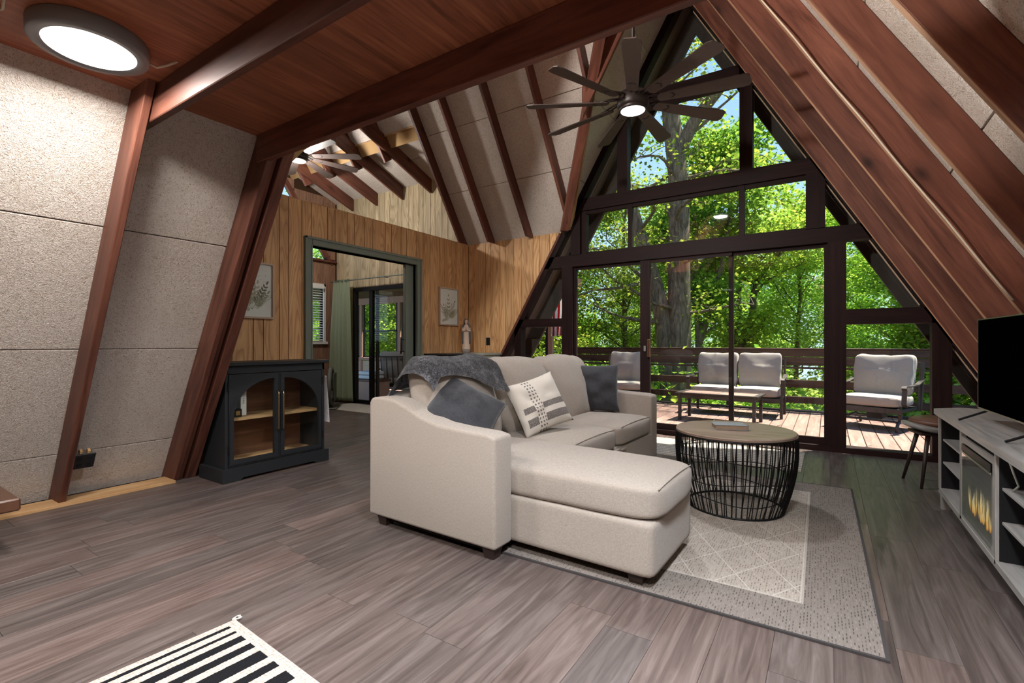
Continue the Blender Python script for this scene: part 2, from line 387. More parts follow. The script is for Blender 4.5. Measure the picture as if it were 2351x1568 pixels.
def prism(name, outer, holes, o, ux, uy, t, mat, parent=None, uvs=False, loc=None):
    """extrude a 2D outline with holes by t along ux x uy"""
    o, ux, uy = Vector(o), Vector(ux), Vector(uy); n = ux.cross(uy).normalized()
    loops = [outer] + list(holes); pts = [p for l in loops for p in l]
    tris = tessellate_polygon([[Vector((x, y, 0)) for x, y in l] for l in loops])
    N = len(pts); V = [o + ux * x + uy * y for x, y in pts] + [o + ux * x + uy * y + n * t for x, y in pts]
    F = []
    for a, b, c in tris: F.append((a, b, c)); F.append((a + N, c + N, b + N))
    k = 0
    for l in loops:
        m = len(l)
        for i in range(m): j = (i + 1) % m; F.append((k + i, k + j, k + j + N, k + i + N))
        k += m
    me = bpy.data.meshes.new(name); me.from_pydata([tuple(v) for v in V], [], F); bm = bmesh.new(); bm.from_mesh(me)
    bmesh.ops.recalc_face_normals(bm, faces=bm.faces[:]); bm.to_mesh(me); bm.free(); uvbox(me)
    return link(name, me, mat, parent, loc)
def tubebm(bm, pts, r, seg=8, closed=False, cap=True):
    pts = [Vector(p) for p in pts]; n = len(pts); rr = r if isinstance(r, (list, tuple)) else [r] * n; rings = []; up = None
    for i, p in enumerate(pts):
        if closed: d = pts[(i + 1) % n] - pts[i - 1]
        else: d = pts[min(i + 1, n - 1)] - pts[max(i - 1, 0)]
        d.normalize()
        if up is None: up = Vector((0, 0, 1)) if abs(d.z) < .9 else Vector((1, 0, 0))
        x = up - d * up.dot(d)
        if x.length < 1e-4: x = d.orthogonal()
        x.normalize(); up = x; y = d.cross(x)
        rings.append([bm.verts.new(p + (x * math.cos(2 * math.pi * k / seg) + y * math.sin(2 * math.pi * k / seg)) * rr[i]) for k in range(seg)])
    for i in range(n if closed else n - 1):
        A, B = rings[i], rings[(i + 1) % n]
        for k in range(seg): bm.faces.new((A[k], A[(k + 1) % seg], B[(k + 1) % seg], B[k]))
    if cap and not closed: bm.faces.new(list(reversed(rings[0]))); bm.faces.new(rings[-1])
def tube(name, pts, r, mat, parent=None, seg=8, closed=False, smooth=True):
    bm = bmesh.new(); tubebm(bm, pts, r, seg, closed); return link(name, frombm(bm, name), mat, parent, smooth=smooth)
def lathebm(bm, prof, seg=24, cen=(0, 0, 0), sx=1, sy=1):
    rings = []
    for r, z in prof: rings.append([bm.verts.new((cen[0] + sx * r * math.cos(2 * math.pi * k / seg), cen[1] + sy * r * math.sin(2 * math.pi * k / seg), cen[2] + z)) for k in range(seg)] if r > 1e-5 else [bm.verts.new((cen[0], cen[1], cen[2] + z))])
    for A, B in zip(rings, rings[1:]):
        for k in range(seg):
            j = (k + 1) % seg
            if len(A) == 1 and len(B) > 1: bm.faces.new((A[0], B[j], B[k]))
            elif len(B) == 1 and len(A) > 1: bm.faces.new((A[k], A[j], B[0]))
            elif len(A) > 1: bm.faces.new((A[k], A[j], B[j], B[k]))
def lathe(name, prof, mat, parent=None, seg=24, cen=(0, 0, 0), sx=1, sy=1, smooth=True, loc=None):
    bm = bmesh.new(); lathebm(bm, prof, seg, cen, sx, sy); bmesh.ops.recalc_face_normals(bm, faces=bm.faces[:]); return link(name, frombm(bm, name), mat, parent, smooth=smooth, loc=loc)
def softbox(name, lo, hi, mat, parent=None, p=7, crown=(0, 0, 0), n=14, wr=.004, rot=None, seed=0, fn=None):
    """upholstered block: rounded box whose faces crown outward, with slight puckers"""
    lo, hi = Vector(lo), Vector(hi); c = (lo + hi) / 2; h = (hi - lo) / 2
    bm = bmesh.new(); bmesh.ops.create_cube(bm, size=2.0); bmesh.ops.subdivide_edges(bm, edges=bm.edges[:], cuts=n, use_grid_fill=True)
    for v in bm.verts:
        u = v.co.copy()
        # spread samples towards the edges so that the rounding is smooth
        u = Vector([math.copysign(1 - (1 - abs(t)) ** 1.35, t) for t in u])
        r = (abs(u.x) ** p + abs(u.y) ** p + abs(u.z) ** p) ** (1 / p); u = u / r
        q = Vector((u.x * h.x, u.y * h.y, u.z * h.z))
        k = [(1 - min(1, abs(t)) ** 2) for t in u]
        q.x += math.copysign(crown[0], u.x) * k[1] * k[2] * abs(u.x); q.y += math.copysign(crown[1], u.y) * k[0] * k[2] * abs(u.y); q.z += math.copysign(crown[2], u.z) * k[0] * k[1] * abs(u.z)
        if wr: q += q.normalized() * wr * (mnoise.noise(q * 6 + Vector((seed * 9.1, 0, 0))) * 1.5 + .5 * mnoise.noise(Vector((q.x * 22, q.y * 22, q.z * 5)) + Vector((seed, 3, 0))))
        if fn: q = fn(q, u)
        v.co = q
    if rot is not None: bmesh.ops.transform(bm, matrix=rot, verts=bm.verts[:])
    for v in bm.verts: v.co += c
    return link(name, frombm(bm, name), mat, parent, smooth=True)
def pillow(name, sx, sy, t, mat, parent=None, n=26, sag=.07, seed=0):
    """throw pillow in the local XZ plane, thickness along Y, UV 0..1"""
    bm = bmesh.new(); uvl = bm.loops.layers.uv.new('UVMap'); G = {}
    for side in (-1, 1):
        for i in range(n + 1):
            for j in range(n + 1):
                if side == 1 and (i in (0, n) or j in (0, n)): G[side, i, j] = G[-1, i, j]; continue
                u, v = 2 * i / n - 1, 2 * j / n - 1
                prof = ((1 - abs(u) ** 2.6) * (1 - abs(v) ** 2.6)) ** .55
                x = u * sx / 2 * (1 - sag * (1 - v * v)); z = v * sy / 2 * (1 - sag * (1 - u * u))
                w = mnoise.noise(Vector((u * 2.2, v * 2.2, seed + side))) * .022 + mnoise.noise(Vector((u * 7, v * 7, seed))) * .005
                G[side, i, j] = bm.verts.new((x, side * (t / 2 * prof + w * prof), z))
    for side in (-1, 1):
        for i in range(n):
            for j in range(n):
                q = [G[side, i, j], G[side, i + 1, j], G[side, i + 1, j + 1], G[side, i, j + 1]]
                uv = [(i, j), (i + 1, j), (i + 1, j + 1), (i, j + 1)]
                if side == 1: q.reverse(); uv.reverse()
                f = bm.faces.new(q)
                for lp, (a, b) in zip(f.loops, uv): lp[uvl].uv = (a / n, b / n)
    return link(name, frombm(bm, name), mat, parent, smooth=True)
# ================================================================== STRUCTURE
ML, XL, MR, XR = 1.70, 4.58, 1.732, 1.745          # slopes of the A-frame panels: left z=(x+XL)*ML, right z=(XR-x)*MR
YG = 5.86                                           # inner face of the window gable
XC = (XR * MR - XL * ML) / (ML + MR); ZC = (XC + XL) * ML
MD, ZD, YR = 1.5, 2.62, 4.0                         # cross gable: far slope z=ZD+(YG-y)*MD, ridge at YR
def zl(x, off=0): return (x + XL - off) * ML
def zr(x, off=0): return (XR - off - x) * MR
def clip2(poly, nx, ny, d):
    """keep nx*x+ny*y<=d"""
    out = []
    for i in range(len(poly)):
        a, b = poly[i], poly[(i + 1) % len(poly)]; fa, fb = nx * a[0] + ny * a[1] - d, nx * b[0] + ny * b[1] - d
        if fa <= 0: out.append(a)
        if fa * fb < 0: t = fa / (fa - fb); out.append((a[0] + t * (b[0] - a[0]), a[1] + t * (b[1] - a[1])))
    return out
def under_roof(poly, lo=0, ro=0):
    p = clip2(poly, -ML, 1, (XL - lo) * ML); return clip2(p, MR, 1, (XR - ro) * MR) if p else p
def wallpoly(name, poly, y, t, mat, parent, holes=()):
    """polygon in the XZ plane, front at y, thickness t towards +y"""
    return prism(name, poly, holes, (0, y + t, 0), (1, 0, 0), (0, 0, 1), t, mat, parent) if len(poly) > 2 else None

# floor ------------------------------------------------------------
floor = box('floor', (-8.0, -3.0, -.25), (2.0, 5.9, -.013), 'groove', None, 0); struct(floor)
PL, PW = 1.22, .186
col_i = 0; x = -7.98; pm = {}
while x < 1.72:
    y = -.9 - rnd.random() * PL; x1 = min(x + PW, 1.74)
    while y < YG:
        y0, y1 = max(y, -.9), min(y + PL, YG + .02)
        if (x > -4.75 or y1 > 2.0) and y1 - y0 > .1:
            plank('plank', ((x + x1) / 2, y0 + .0008, -.006), ((x + x1) / 2, y1 - .0008, -.006), (1, 0, 0), x1 - x - .0008, .012, 'floor_plank', floor, bev=.0009)
        y += PL
    x += PW
box('plank', (-4.75, -3.0, -.012), (1.74, -.9, 0), 'floor_plank', floor, .001)
# sloping walls ----------------------------------------------------
SL = Vector((1, 0, ML)).normalized(); SR = Vector((-1, 0, MR)).normalized(); NL = Vector((ML, 0, -1)).normalized(); NR = Vector((-MR, 0, -1)).normalized()
def ptl(z, y, out=0.0): return Vector((z / ML - XL, y, z)) - NL * out
def ptr(z, y, out=0.0): return Vector((XR - z / MR, y, z)) - NR * out
sl = 1 / SL.z
o0 = ptl(0, 0, .115); top = (ZC + .1) * sl
wall_left = prism('wall_left', [(-3.0, -.1), (1.9, -.1), (1.9, 2.2 * sl), (YR, (ZC - .05) * sl), (YG + .0, ZD * sl + .02), (YG + .12, ZD * sl), (YG + .12, -.1), (6.32, -.1), (6.32, top), (-3.0, top)], [], o0, (0, 1, 0), SL, .08, 'joint_fibre')
struct(wall_left)
wall_right = prism('wall_right', [(-3.0, -.1), (6.32, -.1), (6.32, (ZC + .1) / SR.z), (-3.0, (ZC + .1) / SR.z)], [], ptr(0, 0, .115), (0, 1, 0), SR, .08, 'joint_fibre')
struct(wall_right)
vf = (Vector((-2.0, (3.624 + 3.4) / 1.5, 0)), Vector((-1.7, -1.5, 0)))     # keep the gable side of the far valley
RL = [-2.95, -2.2, -1.4, -.55, .28, 1.06, 1.80]
RR = [-2.95, -2.3, -1.63, -.98, -.33, .32, .97, 1.62, 2.27, 2.92, 3.57, 4.25, 4.89, 5.68]
zj = [0, .344, 1.06, 1.778, 2.5]
for y0, y1 in zip(RL[1:], RL[2:] + [1.9]):
    for a, b in zip(zj, zj[1:]):
        if y1 < 0: continue
        p = ptl((a + b) / 2, y0, .015); q = ptl((a + b) / 2, y1, .015)
        plank('panel', p, q, SL, (b - a) * sl - .007, .03, 'fibre_panel', wall_left, bev=.003)
zk = [2.5, 3.22, 3.94, 4.66, 5.4]
for a, b in zip(zk, zk[1:]):
    m = (a + b) / 2
    for y0, y1 in ((4.0, 4.86), (4.86, YG)):
        plank('panel', ptl(m, y0, .015), ptl(m, y1, .015), SL, (b - a) * sl - .007, .03, 'fibre_panel', wall_left, clips=[vf], bev=.003)
zq = [0.0, .60, 1.32, 2.04, 2.76, 3.48, 4.20, 4.92, 5.41]
for y0, y1 in zip(RR, RR[1:] + [YG]):
    for a, b in zip(zq, zq[1:]):
        if y1 < .2: continue
        m = (a + b) / 2
        plank('panel', ptr(m, y0, .015), ptr(m, y1, .015), SR, (b - a) / SR.z - .007, .03, 'fibre_panel', wall_right, bev=.003)
ridge_clip = ((XC, 0, 0), (1, 0, 0)); ridge_clip2 = ((XC, 0, 0), (-1, 0, 0)); fl = ((0, 0, .0), (0, 0, -1))
DL, DR = .22 * NL.x, .17 * -NR.x
for y in RL[2:-1]:
    plank('rafter', ptl(-.2, y, -DL / 2), ptl(ZC + .2, y, -DL / 2), (0, 1, 0), .04, DL, 'beam_wood', wall_left, [ridge_clip, fl], .004)
for k, (y, dd) in enumerate(((1.745, .0), (1.79, -.035), (1.853, .0))):     # the tripled rafter at the end of the bay
    d = DL + dd
    plank('rafter', ptl(-.2, y, -d / 2), ptl(ZC + .2, y, -d / 2), (0, 1, 0), (.04, .04, .072)[k], d, 'beam_wood', wall_left, [ridge_clip, fl], .004)
plank('rafter', ptl(2.6, 4.86, -DL / 2), ptl(ZC + .2, 4.86, -DL / 2), (0, 1, 0), .04, DL, 'beam_wood', wall_left, [ridge_clip, (vf[0] + Vector((-.1, 0, 0)), vf[1])], .004)
for y in RR[4:]:
    rf = plank('rafter', ptr(-.2, y + .0, -DR / 2), ptr(ZC + .2, y, -DR / 2), (0, 1, 0), .04, DR, 'beam_wood', wall_right, [ridge_clip2, fl], .004)
    e2 = plank('pale_edge', ptr(-.2, y, -DR - .001), ptr(ZC + .2, y, -DR - .001), (0, 1, 0), .037, .004, 'edge_wood', rf, [ridge_clip2, fl], .001)
# raw sill strip along the foot of the left slope
bl = struct(plank('baseboard_left', (-4.40, -.9, .004), (-4.40, 1.72, .004), (1, 0, 0), .20, .03, 'raw_pine', None, bev=.002))
# cross gable ceiling ----------------------------------------------
ceiling = struct(prism('ceiling', [(-8.0, 4.98), (-4.70, 4.98), (-4.70, YG + .02), (-2.9, YG + .02), (-1.35, YR), (-8.0, YR)], [], (0, 0, ZD + YG * MD + .045), (1, 0, 0), (0, 1, -MD), .06, 'joint_fibre'))
nd = Vector((0, -MD, -1)).normalized(); sdv = Vector((0, -1, MD)).normalized()
def ptd(x, z, out=0.0): return Vector((x, YG - (z - ZD) / MD, z)) - nd * out
vfd = (Vector((-2.0, (3.624 + 3.4) / 1.5, 0)), Vector((1.7, 1.5, 0)))
XD = [-7.9, -7.42, -6.77, -6.12, -5.47, -4.68, -4.16, -3.5, -2.84, -2.2, -1.4]
zd = [2.597, 3.287, 3.977, 4.667, 5.42]
for x0, x1 in zip(XD, XD[1:]):
    for a, b in zip(zd, zd[1:]):
        if x1 < -4.6 and b < 4.2: continue
        lo = max(a, 4.13) if x1 < -4.6 else a
        plank('panel', ptd(x0, (lo + b) / 2, .015), ptd(x1, (lo + b) / 2, .015), sdv, (b - lo) / sdv.z - .007, .03, 'fibre_panel', ceiling, [vfd], .003)
hD = .15
for x in XD[1:-1]:
    z0 = 3.85 if x < -4.7 else 2.2
    plank('rafter', ptd(x, z0, -hD / 2), ptd(x, 5.42, -hD / 2), (1, 0, 0), .04, hD, 'beam_wood', ceiling, [vfd, ((0, 0, 2.59), (0, 0, -1)), ((0, YR, 0), (0, -1, 0)), ((0, YG - .01, 0), (0, 1, 0))], .004)
# valley rafter
def valley(z, inn=.1):
    """point on the far valley, inn = how far below the panels"""
    X = (z + inn) / ML - XL; Y = YG - (z + inn - ZD) / MD; return Vector((X, Y, z))
vd = (valley(5) - valley(3)).normalized(); vw = Vector((1.5, -1.7, 0)).normalized()
plank('rafter', valley(2.4, .22), valley(5.3, .22), vw, .045, .11, 'beam_wood', ceiling, [((0, 0, 2.59), (0, 0, -1))], .004)
# shallow lower ceiling in the far room
KY, KZ, KM = 4.895, 4.135, .37
prism('lower_deck', [(-8.0, 0), (-4.70, 0), (-4.70, 1.10), (-8.0, 1.10)], [], (0, KY - .02, KZ + .08), (1, 0, 0), (0, 1, -KM), .05, 'joint_fibre', ceiling)
for x0, x1 in zip([-7.95] + XD[1:5], XD[1:6]):
    for ya, yb in ((KY, 5.40), (5.40, 5.90)):
        ym = (ya + yb) / 2; z = KZ - KM * (ym - KY) + .012
        plank('panel', (x0, ym, z), (x1, ym, z), (0, 1, -KM), (yb - ya) * 1.066 - .007, .03, 'fibre_panel', ceiling, bev=.003)
for x in XD[1:5]:
    plank('rafter', (x + .045, 3.4, KZ + KM * (KY - 3.4) - .115), (x + .045, 5.9, KZ - KM * (5.9 - KY) - .115), (1, 0, 0), .04, .215, 'beam_wood', ceiling, [((0, 5.85, 0), (0, 1, 0))], .004)
prism('infill', [(KY, 4.1), (YG, 3.7), (YG, 2.6)], [], (-4.74, 0, 0), (0, 1, 0), (0, 0, 1), .05, 'brown_board', ceiling)
plank('beam', (-7.9, KY - .03, KZ + .0), (-4.7, KY - .03, KZ + .0), (0, 1, MD), .045, .02, 'raw_pine', ceiling)
# near half of the cross gable, and the ridge
prism('near_slope', [(-8.0, 2.0), (-2.95, 2.0), (-1.35, YR), (-8.0, YR)], [], (0, 0, ZD - 2.14 * MD + .045), (1, 0, 0), (0, 1, MD), .06, 'fibre_panel', ceiling)
# loft over the near end -------------------------------------------
loft = struct(box('ceiling_loft', (-3.6, -3.0, 2.475), (.28, 1.755, 2.55), 'ply_wood', None, 0)); loft.name = 'ceiling'
xs = [-3.5, -1.98, -.76, .31]
for k, y0 in enumerate([-3.0, -1.78, -.57, 1.09]):
    y1 = [-1.78, -.57, 1.09, 1.72][k]
    # grain runs along Y
    for x0, x1 in zip(xs, xs[1:]): plank('sheet', ((x0 + x1) / 2, y0 + .001, 2.467), ((x0 + x1) / 2, y1 - .001, 2.467), (1, 0, 0), x1 - x0 - .003, .014, 'ply_wood', loft, bev=.001)
for y, w in ((-2.2, .04), (-1.4, .04), (-.55, .04), (.28, .04), (1.105, .04), (1.735, .042)):
    x0 = ptl(2.30, y).x + .02 if y < 1.7 else -3.12
    clips = [] if y > 1.7 else [(ptl(2.3, y, -.01), -NL)]
    if y == .28: continue
    plank('joist', (x0 - .15 if y < 1.7 else x0, y, 2.37), (.24, y, 2.37), (0, 1, 0), w, .18, 'beam_wood', loft, clips, .004)
# far wall of the near end of the building, behind the camera
wallback = struct(wallpoly('wall_back', [(-4.7, -.2), (1.9, -.2), (1.9, 0), (XC, ZC + .1), (-4.7, 0)], -3.06, .06, 'wall_board', None))
# wood gable wall left of the window, and the doorway wall ----------
def boards(parent, a0, a1, z0, z1, mat, place, ws=(.10, .15, .125, .20, .10, .165), clips=(), t=.012, zs=None, seed=0):
    r = random.Random(seed); a = a0; k = 0
    while a < a1 - .01:
        w = ws[(k + seed) % len(ws)]; b = min(a + w, a1)
        if a1 - b < .04: b = a1
        for (h0, h1) in (zs(a, b) if zs else [(z0, z1)]):
            P = place((a + b) / 2)
            plank('board', (P[0], P[1], h0), (P[0], P[1], h1), P[2], b - a - .006, t, mat, parent, clips, .002)
        a = b; k += 1
gw = under_roof([(-4.66, 0), (-2.9, 0), (-2.9, ZD), (-4.66, ZD)]); gw = [(-4.66, 0), (-4.66, ZD), (ZD / ML - XL, ZD), (-XL, 0)]
wall_gable = struct(wallpoly('wall_gable', gw, YG + .012, .10, 'groove', None))
boards(wall_gable, -4.65, -3.0, 0, ZD - .005, 'wall_board', lambda x: (x, YG + .006, (1, 0, 0)), clips=[((-XL - .0, 0, 0), NL)], seed=2)
plank('edge_strip', (-XL + .0, YG - .004, 0), (2.60 / ML - XL, YG - .004, 2.60), (ML, 0, -1), .035, .02, 'beam_wood', wall_gable)
XW = -4.65; DY0, DY1, DZ = 3.15, 4.73, 2.155
wall_door = prism('wall_doorway', [(1.94, 0), (DY0, 0), (DY0, DZ), (DY1, DZ), (DY1, 0), (YG, 0), (YG, 2.61), (1.94, 2.61)], [], (XW - .112, 0, 0), (0, 1, 0), (0, 0, 1), .10, 'groove'); struct(wall_door)
def zdoor(a, b):
    m = (a + b) / 2
    return [(DZ, 2.61)] if DY0 - .03 < m < DY1 + .03 else [(0, 2.61)]
def split(a, b): return zdoor(a, b)
for (a, b, sd2) in ((1.95, DY0, 0), (DY0, DY1, 3), (DY1, YG, 1)):
    boards(wall_door, a, b, 0, 2.61, 'wall_board', lambda y: (XW - .006, y, (0, 1, 0)), zs=zdoor, seed=sd2)
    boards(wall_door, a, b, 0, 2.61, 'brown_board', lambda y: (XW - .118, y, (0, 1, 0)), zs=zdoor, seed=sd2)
box('cap', (XW - .125, 1.95, 2.61), (XW, YG, 2.62), 'wall_board', wall_door, .001)
# end wall of the far room on the near side
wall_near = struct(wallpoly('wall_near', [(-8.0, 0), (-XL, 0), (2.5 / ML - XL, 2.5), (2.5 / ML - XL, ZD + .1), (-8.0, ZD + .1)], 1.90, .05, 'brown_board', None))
# doorway casing
trim = struct(bpy.data.objects.new('trim_doorway', None)); C.objects.link(trim)
cw = .09
for lo, hi in (((XW - .13, DY0 - cw, 0), (XW + .022, DY0, DZ + cw)), ((XW - .13, DY1, 0), (XW + .022, DY1 + cw, DZ + cw)), ((XW - .13, DY0, DZ), (XW + .022, DY1, DZ + cw))):
    box('casing', lo, hi, 'trim_green', trim, .006)
for y, s in ((DY0 - cw, 1), (DY1 + cw, -1)): box('bead', (XW + .022, y, 0), (XW + .034, y + s * .028, DZ + cw), 'trim_green', trim, .005)
box('bead', (XW + .022, DY0 - cw, DZ + cw - .028), (XW + .034, DY1 + cw, DZ + cw), 'trim_green', trim, .005)
for y, s in ((DY0, -1), (DY1, 1)): box('bead', (XW + .022, y, 0), (XW + .028, y + s * .016, DZ + .0), 'trim_green', trim, .002)
# sliding leaves tucked in the jambs
for nm, y0, y1, hy in (('door_1', DY0 - .0, DY0 + .012, DY0 + .0), ('door_2', DY1 - .155, DY1, DY1 - .10)):
    d = box(nm, (XW - .09, y0, .01), (XW - .05, y1, DZ), 'trim_green', None, .003); struct(d)
    if nm == 'door_2': box('stile', (XW - .048, DY1 - .155, .01), (XW - .038, DY1 - .105, DZ - .01), 'trim_green', d, .002)
    hz = .96
    bm = bmesh.new(); yy = DY0 + .045 if nm == 'door_1' else DY1 - .21; xx = XW - .07
    tubebm(bm, [(xx, yy, hz), (xx, yy, hz + .22)], .010, 8)
    for dz in (.03, .19): tubebm(bm, [(xx, yy, hz + dz), (xx, yy + (-.05 if nm == 'door_1' else .06), hz + dz)], .006, 6)
    link('handle', frombm(bm), 'black_metal', d, smooth=True)
# far room walls ----------------------------------------------------
SX0, SX1, SZ = -7.38, -5.72, 2.12
wall_far = struct(wallpoly('wall_far', [(-8.0, 0), (SX0, 0), (SX0, SZ), (SX1, SZ), (SX1, 0), (-4.66, 0), (-4.66, 3.95), (-8.0, 3.95)], YG + .032, .1, 'groove', None))
def zfar(a, b): return [(SZ, 3.9)] if SX0 - .02 < (a + b) / 2 < SX1 + .02 else [(0, 3.9)]
for a, b, s in ((-7.88, SX0, 0), (SX0, SX1, 2), (SX1, -4.76, 4)):
    boards(wall_far, a, b, 0, 3.9, 'grey_board', lambda x: (x, YG + .024, (1, 0, 0)), zs=zfar, seed=s)
XF = -7.90; WY0, WY1, WZ0, WZ1 = 4.55, 5.60, 1.13, 2.16
tri = [(5.72, 2.66), (4.3, 2.66), (4.3, 4.60), (4.50, 4.49)]
tri = [(4.15, 2.66), (5.72, 2.66), (4.40, 4.58), (4.15, 4.58)]
wall_fl = struct(prism('wall_far_left', [(1.9, 0), (6.0, 0), (6.0, 3.8), (YR, 5.45), (1.9, 2.4)], [[(WY0, WZ0), (WY1, WZ0), (WY1, WZ1), (WY0, WZ1)], tri], (XF - .112, 0, 0), (0, 1, 0), (0, 0, 1), .1, 'groove'))
def zfl(a, b):
    m = (a + b) / 2; out = []
    segs = [(0, WZ0), (WZ1, 2.66)] if WY0 < m < WY1 else [(0, 2.66)]
    top = 5.4 - (m - YR) * MD if m > YR else 5.4
    zc = 2.66 if not (4.15 < m < 5.72) else min(2.66 + (5.72 - m) * 1.455, 4.58)
    segs[-1] = (segs[-1][0], 2.64)
    if max(top, 3.7) > zc + .02: segs.append((zc + .03, min(5.3, max(top, 3.85))))
    return segs
for a, b, s in ((2.0, WY0, 0), (WY0, WY1, 3), (WY1, YG + .01, 1)):
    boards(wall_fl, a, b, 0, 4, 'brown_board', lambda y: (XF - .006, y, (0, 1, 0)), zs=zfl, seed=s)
win2 = struct(bpy.data.objects.new('window_2', None)); C.objects.link(win2)
plank('frame', (XF, 5.78, 2.60), (XF, 4.38, 4.64), (1, 0, 0), .06, .05, 'beam_wood', win2)
plank('frame', (XF + .01, 5.66, 2.72), (XF + .01, 4.30, 4.70), (1, 0, 0), .05, .09, 'beam_wood', win2, [((0, 0, 2.64), (0, 0, -1))])
box('frame', (XF - .03, 4.1, 2.62), (XF + .06, 5.86, 2.66), 'beam_wood', win2, .003)
box('pane', (XF - .05, 4.15, 2.66), (XF - .045, 5.72, 4.58), 'glass', win2, 0)
win3 = struct(bpy.data.objects.new('window_3', None)); C.objects.link(win3)
for lo, hi in (((XF - .06, WY0 - .05, WZ0 - .05), (XF + .015, WY0, WZ1 + .05)), ((XF - .06, WY1, WZ0 - .05), (XF + .015, WY1 + .05, WZ1 + .05)), ((XF - .06, WY0 - .05, WZ1), (XF + .015, WY1 + .05, WZ1 + .05)), ((XF - .06, WY0 - .07, WZ0 - .05), (XF + .05, WY1 + .07, WZ0))):
    box('frame', lo, hi, 'raw_pine' if lo[2] > 1.1 and hi[1] > WY1 and lo[1] >= WY1 else 'white_paint', win3, .004)
box('pane', (XF - .05, WY0, WZ0), (XF - .045, WY1, WZ1), 'glass', win3, 0)
blind = thing('window_blind', 'white slatted blind over the far room window left of the green curtain', 'blind', (XF + .03, (WY0 + WY1) / 2, WZ0))
box('headrail', (-.03, -.50, .98), (.05, .50, 1.05), 'slat_white', blind, .004)
hs = (WY1 - WY0) / 2 - .04; slat = None
for k in range(21):
    z = .04 + k * .045
    if slat is None:
        slat = plank('slat', (0, -hs, 0), (0, hs, 0), (1, 0, -.35), .045, .003, 'slat_white', blind, bev=0); slat.location = (0, 0, z)
    else: c = slat.copy(); C.objects.link(c); c.location = (0, 0, z)
box('bottom_rail', (-.02, -.49, .0), (.03, .49, .02), 'slat_white', blind, .004)

# the window gable ---------------------------------------------------
win = struct(bpy.data.objects.new('window_1', None)); C.objects.link(win)
def member(nm, poly, y=YG, t=.13, mat='dark_frame', parent=win, clipit=True):
    p = under_roof(poly, .0, .0) if clipit else poly
    return wallpoly(nm, p, y, t, mat, parent)
def rect(x0, z0, x1, z1): return [(x0, z0), (x1, z0), (x1, z1), (x0, z1)]
for x0, z0, x1, z1 in ((-3.03, 0, -2.87, 2.13), (0.0, 0, .157, 2.13), (.81, 0, .95, 1.45), (-3.80, 0, -3.69, 1.34), (-2.895, 2.28, -2.76, 2.86), (-.19, 2.28, -.02, 2.86), (-2.24, 3.02, -2.11, 5), (-.82, 3.02, -.69, 5)):
    member('post', rect(x0, z0, x1, z1))
for x0, z0, x1, z1 in ((-4, 2.13, 1, 2.285), (-4, 2.86, 1, 3.02), (-3, 4.05, 1, 4.20), (-4.5, 1.33, -3.03, 1.44), (.157, 1.29, 1.4, 1.44)):
    member('rail', rect(x0, z0, x1, z1))
for x0, z0, x1, z1 in ((-2.75, 2.285, -2.68, 2.86), (-2.11, 2.285, -2.06, 2.86), (-.83, 2.285, -.775, 2.86)): member('mullion', rect(x0, z0, x1, z1), YG + .03, .08)
for x0, z0, x1, z1 in ((-2.68, 2.82, -.19, 2.86), (-2.68, 2.285, -.19, 2.31), (-2.11, 3.99, -.82, 4.05)): member('glazing_bar', rect(x0, z0, x1, z1), YG + .04, .06)
member('slope_frame', [(-XL, 0), (-XL + .09, 0), (XC, ZC - .17), (XC, ZC)], clipit=False); member('slope_frame', [(XR, 0), (XR - .17, 0), (XC, ZC - .17 * MR * .93), (XC, ZC)], clipit=False)
member('sill', rect(-4.5, -.02, 1.7, .055), YG - .012, .16)
lo_, ro_ = .085, .165
panes = [(-2.87, .055, 0, 2.13), (.157, .055, .81, 1.29), (.157, 1.44, .9, 2.13), (.95, .055, 1.6, 1.29), (-3.69, .055, -3.03, 1.33), (-4.3, .055, -3.80, 1.33), (-3.8, 1.44, -3.03, 2.13), (-3.4, 2.285, -2.895, 2.86),
         (-2.68, 2.31, -2.11, 2.82), (-2.06, 2.31, -.83, 2.82), (-.775, 2.31, -.19, 2.82), (-.02, 2.285, .5, 2.86), (-3, 3.02, -2.24, 4.05), (-2.11, 3.02, -.82, 3.99), (-.69, 3.02, .2, 4.05), (-2.2, 4.2, -.5, 5.3)]
for q in panes[1:]:
    p = under_roof(rect(*q), lo_, ro_)
    if len(p) > 2: wallpoly('pane', p, YG + .07, .005, 'glass', win)
# thin pale beads along the right-hand sloping panes
for za, zb in ((.2, 1.29), (1.46, 2.12), (2.30, 2.85), (3.04, 4.04), (4.22, 5.0)):
    off = XR - ro_ - .012; plank('bead', (off - za / MR, YG + .05, za), (off - zb / MR, YG + .05, zb), (MR, 0, 1), .008, .03, 'frame_wood', win, bev=.001)
# sliding door
door = struct(bpy.data.objects.new('door_3', None)); C.objects.link(door)
for x0, x1, y in ((-1.95, -1.83, .02), (-.94, -.89, .06), (-2.87, -2.84, .05), (-.03, 0, .05)): member('stile', rect(x0, .055, x1, 2.13), YG + y, .05, parent=door)
for x0, x1, y in ((-2.87, -1.9, .06), (-1.9, -.9, .03), (-.9, 0, .06)):
    member('bottom_rail', rect(x0, .055, x1, .125), YG + y, .04, parent=door); member('top_rail', rect(x0, 2.09, x1, 2.13), YG + y, .04, parent=door)
    wallpoly('pane', rect(x0, .12, x1, 2.1), YG + y + .015, .005, 'glass', door)
box('handle', (-1.85, YG - .03, .93), (-1.82, YG + .02, 1.15), 'gloss_wood', door, .006); box('latch', (-1.90, YG + .0, 1.0), (-1.87, YG + .02, 1.07), 'silver', door, .003)
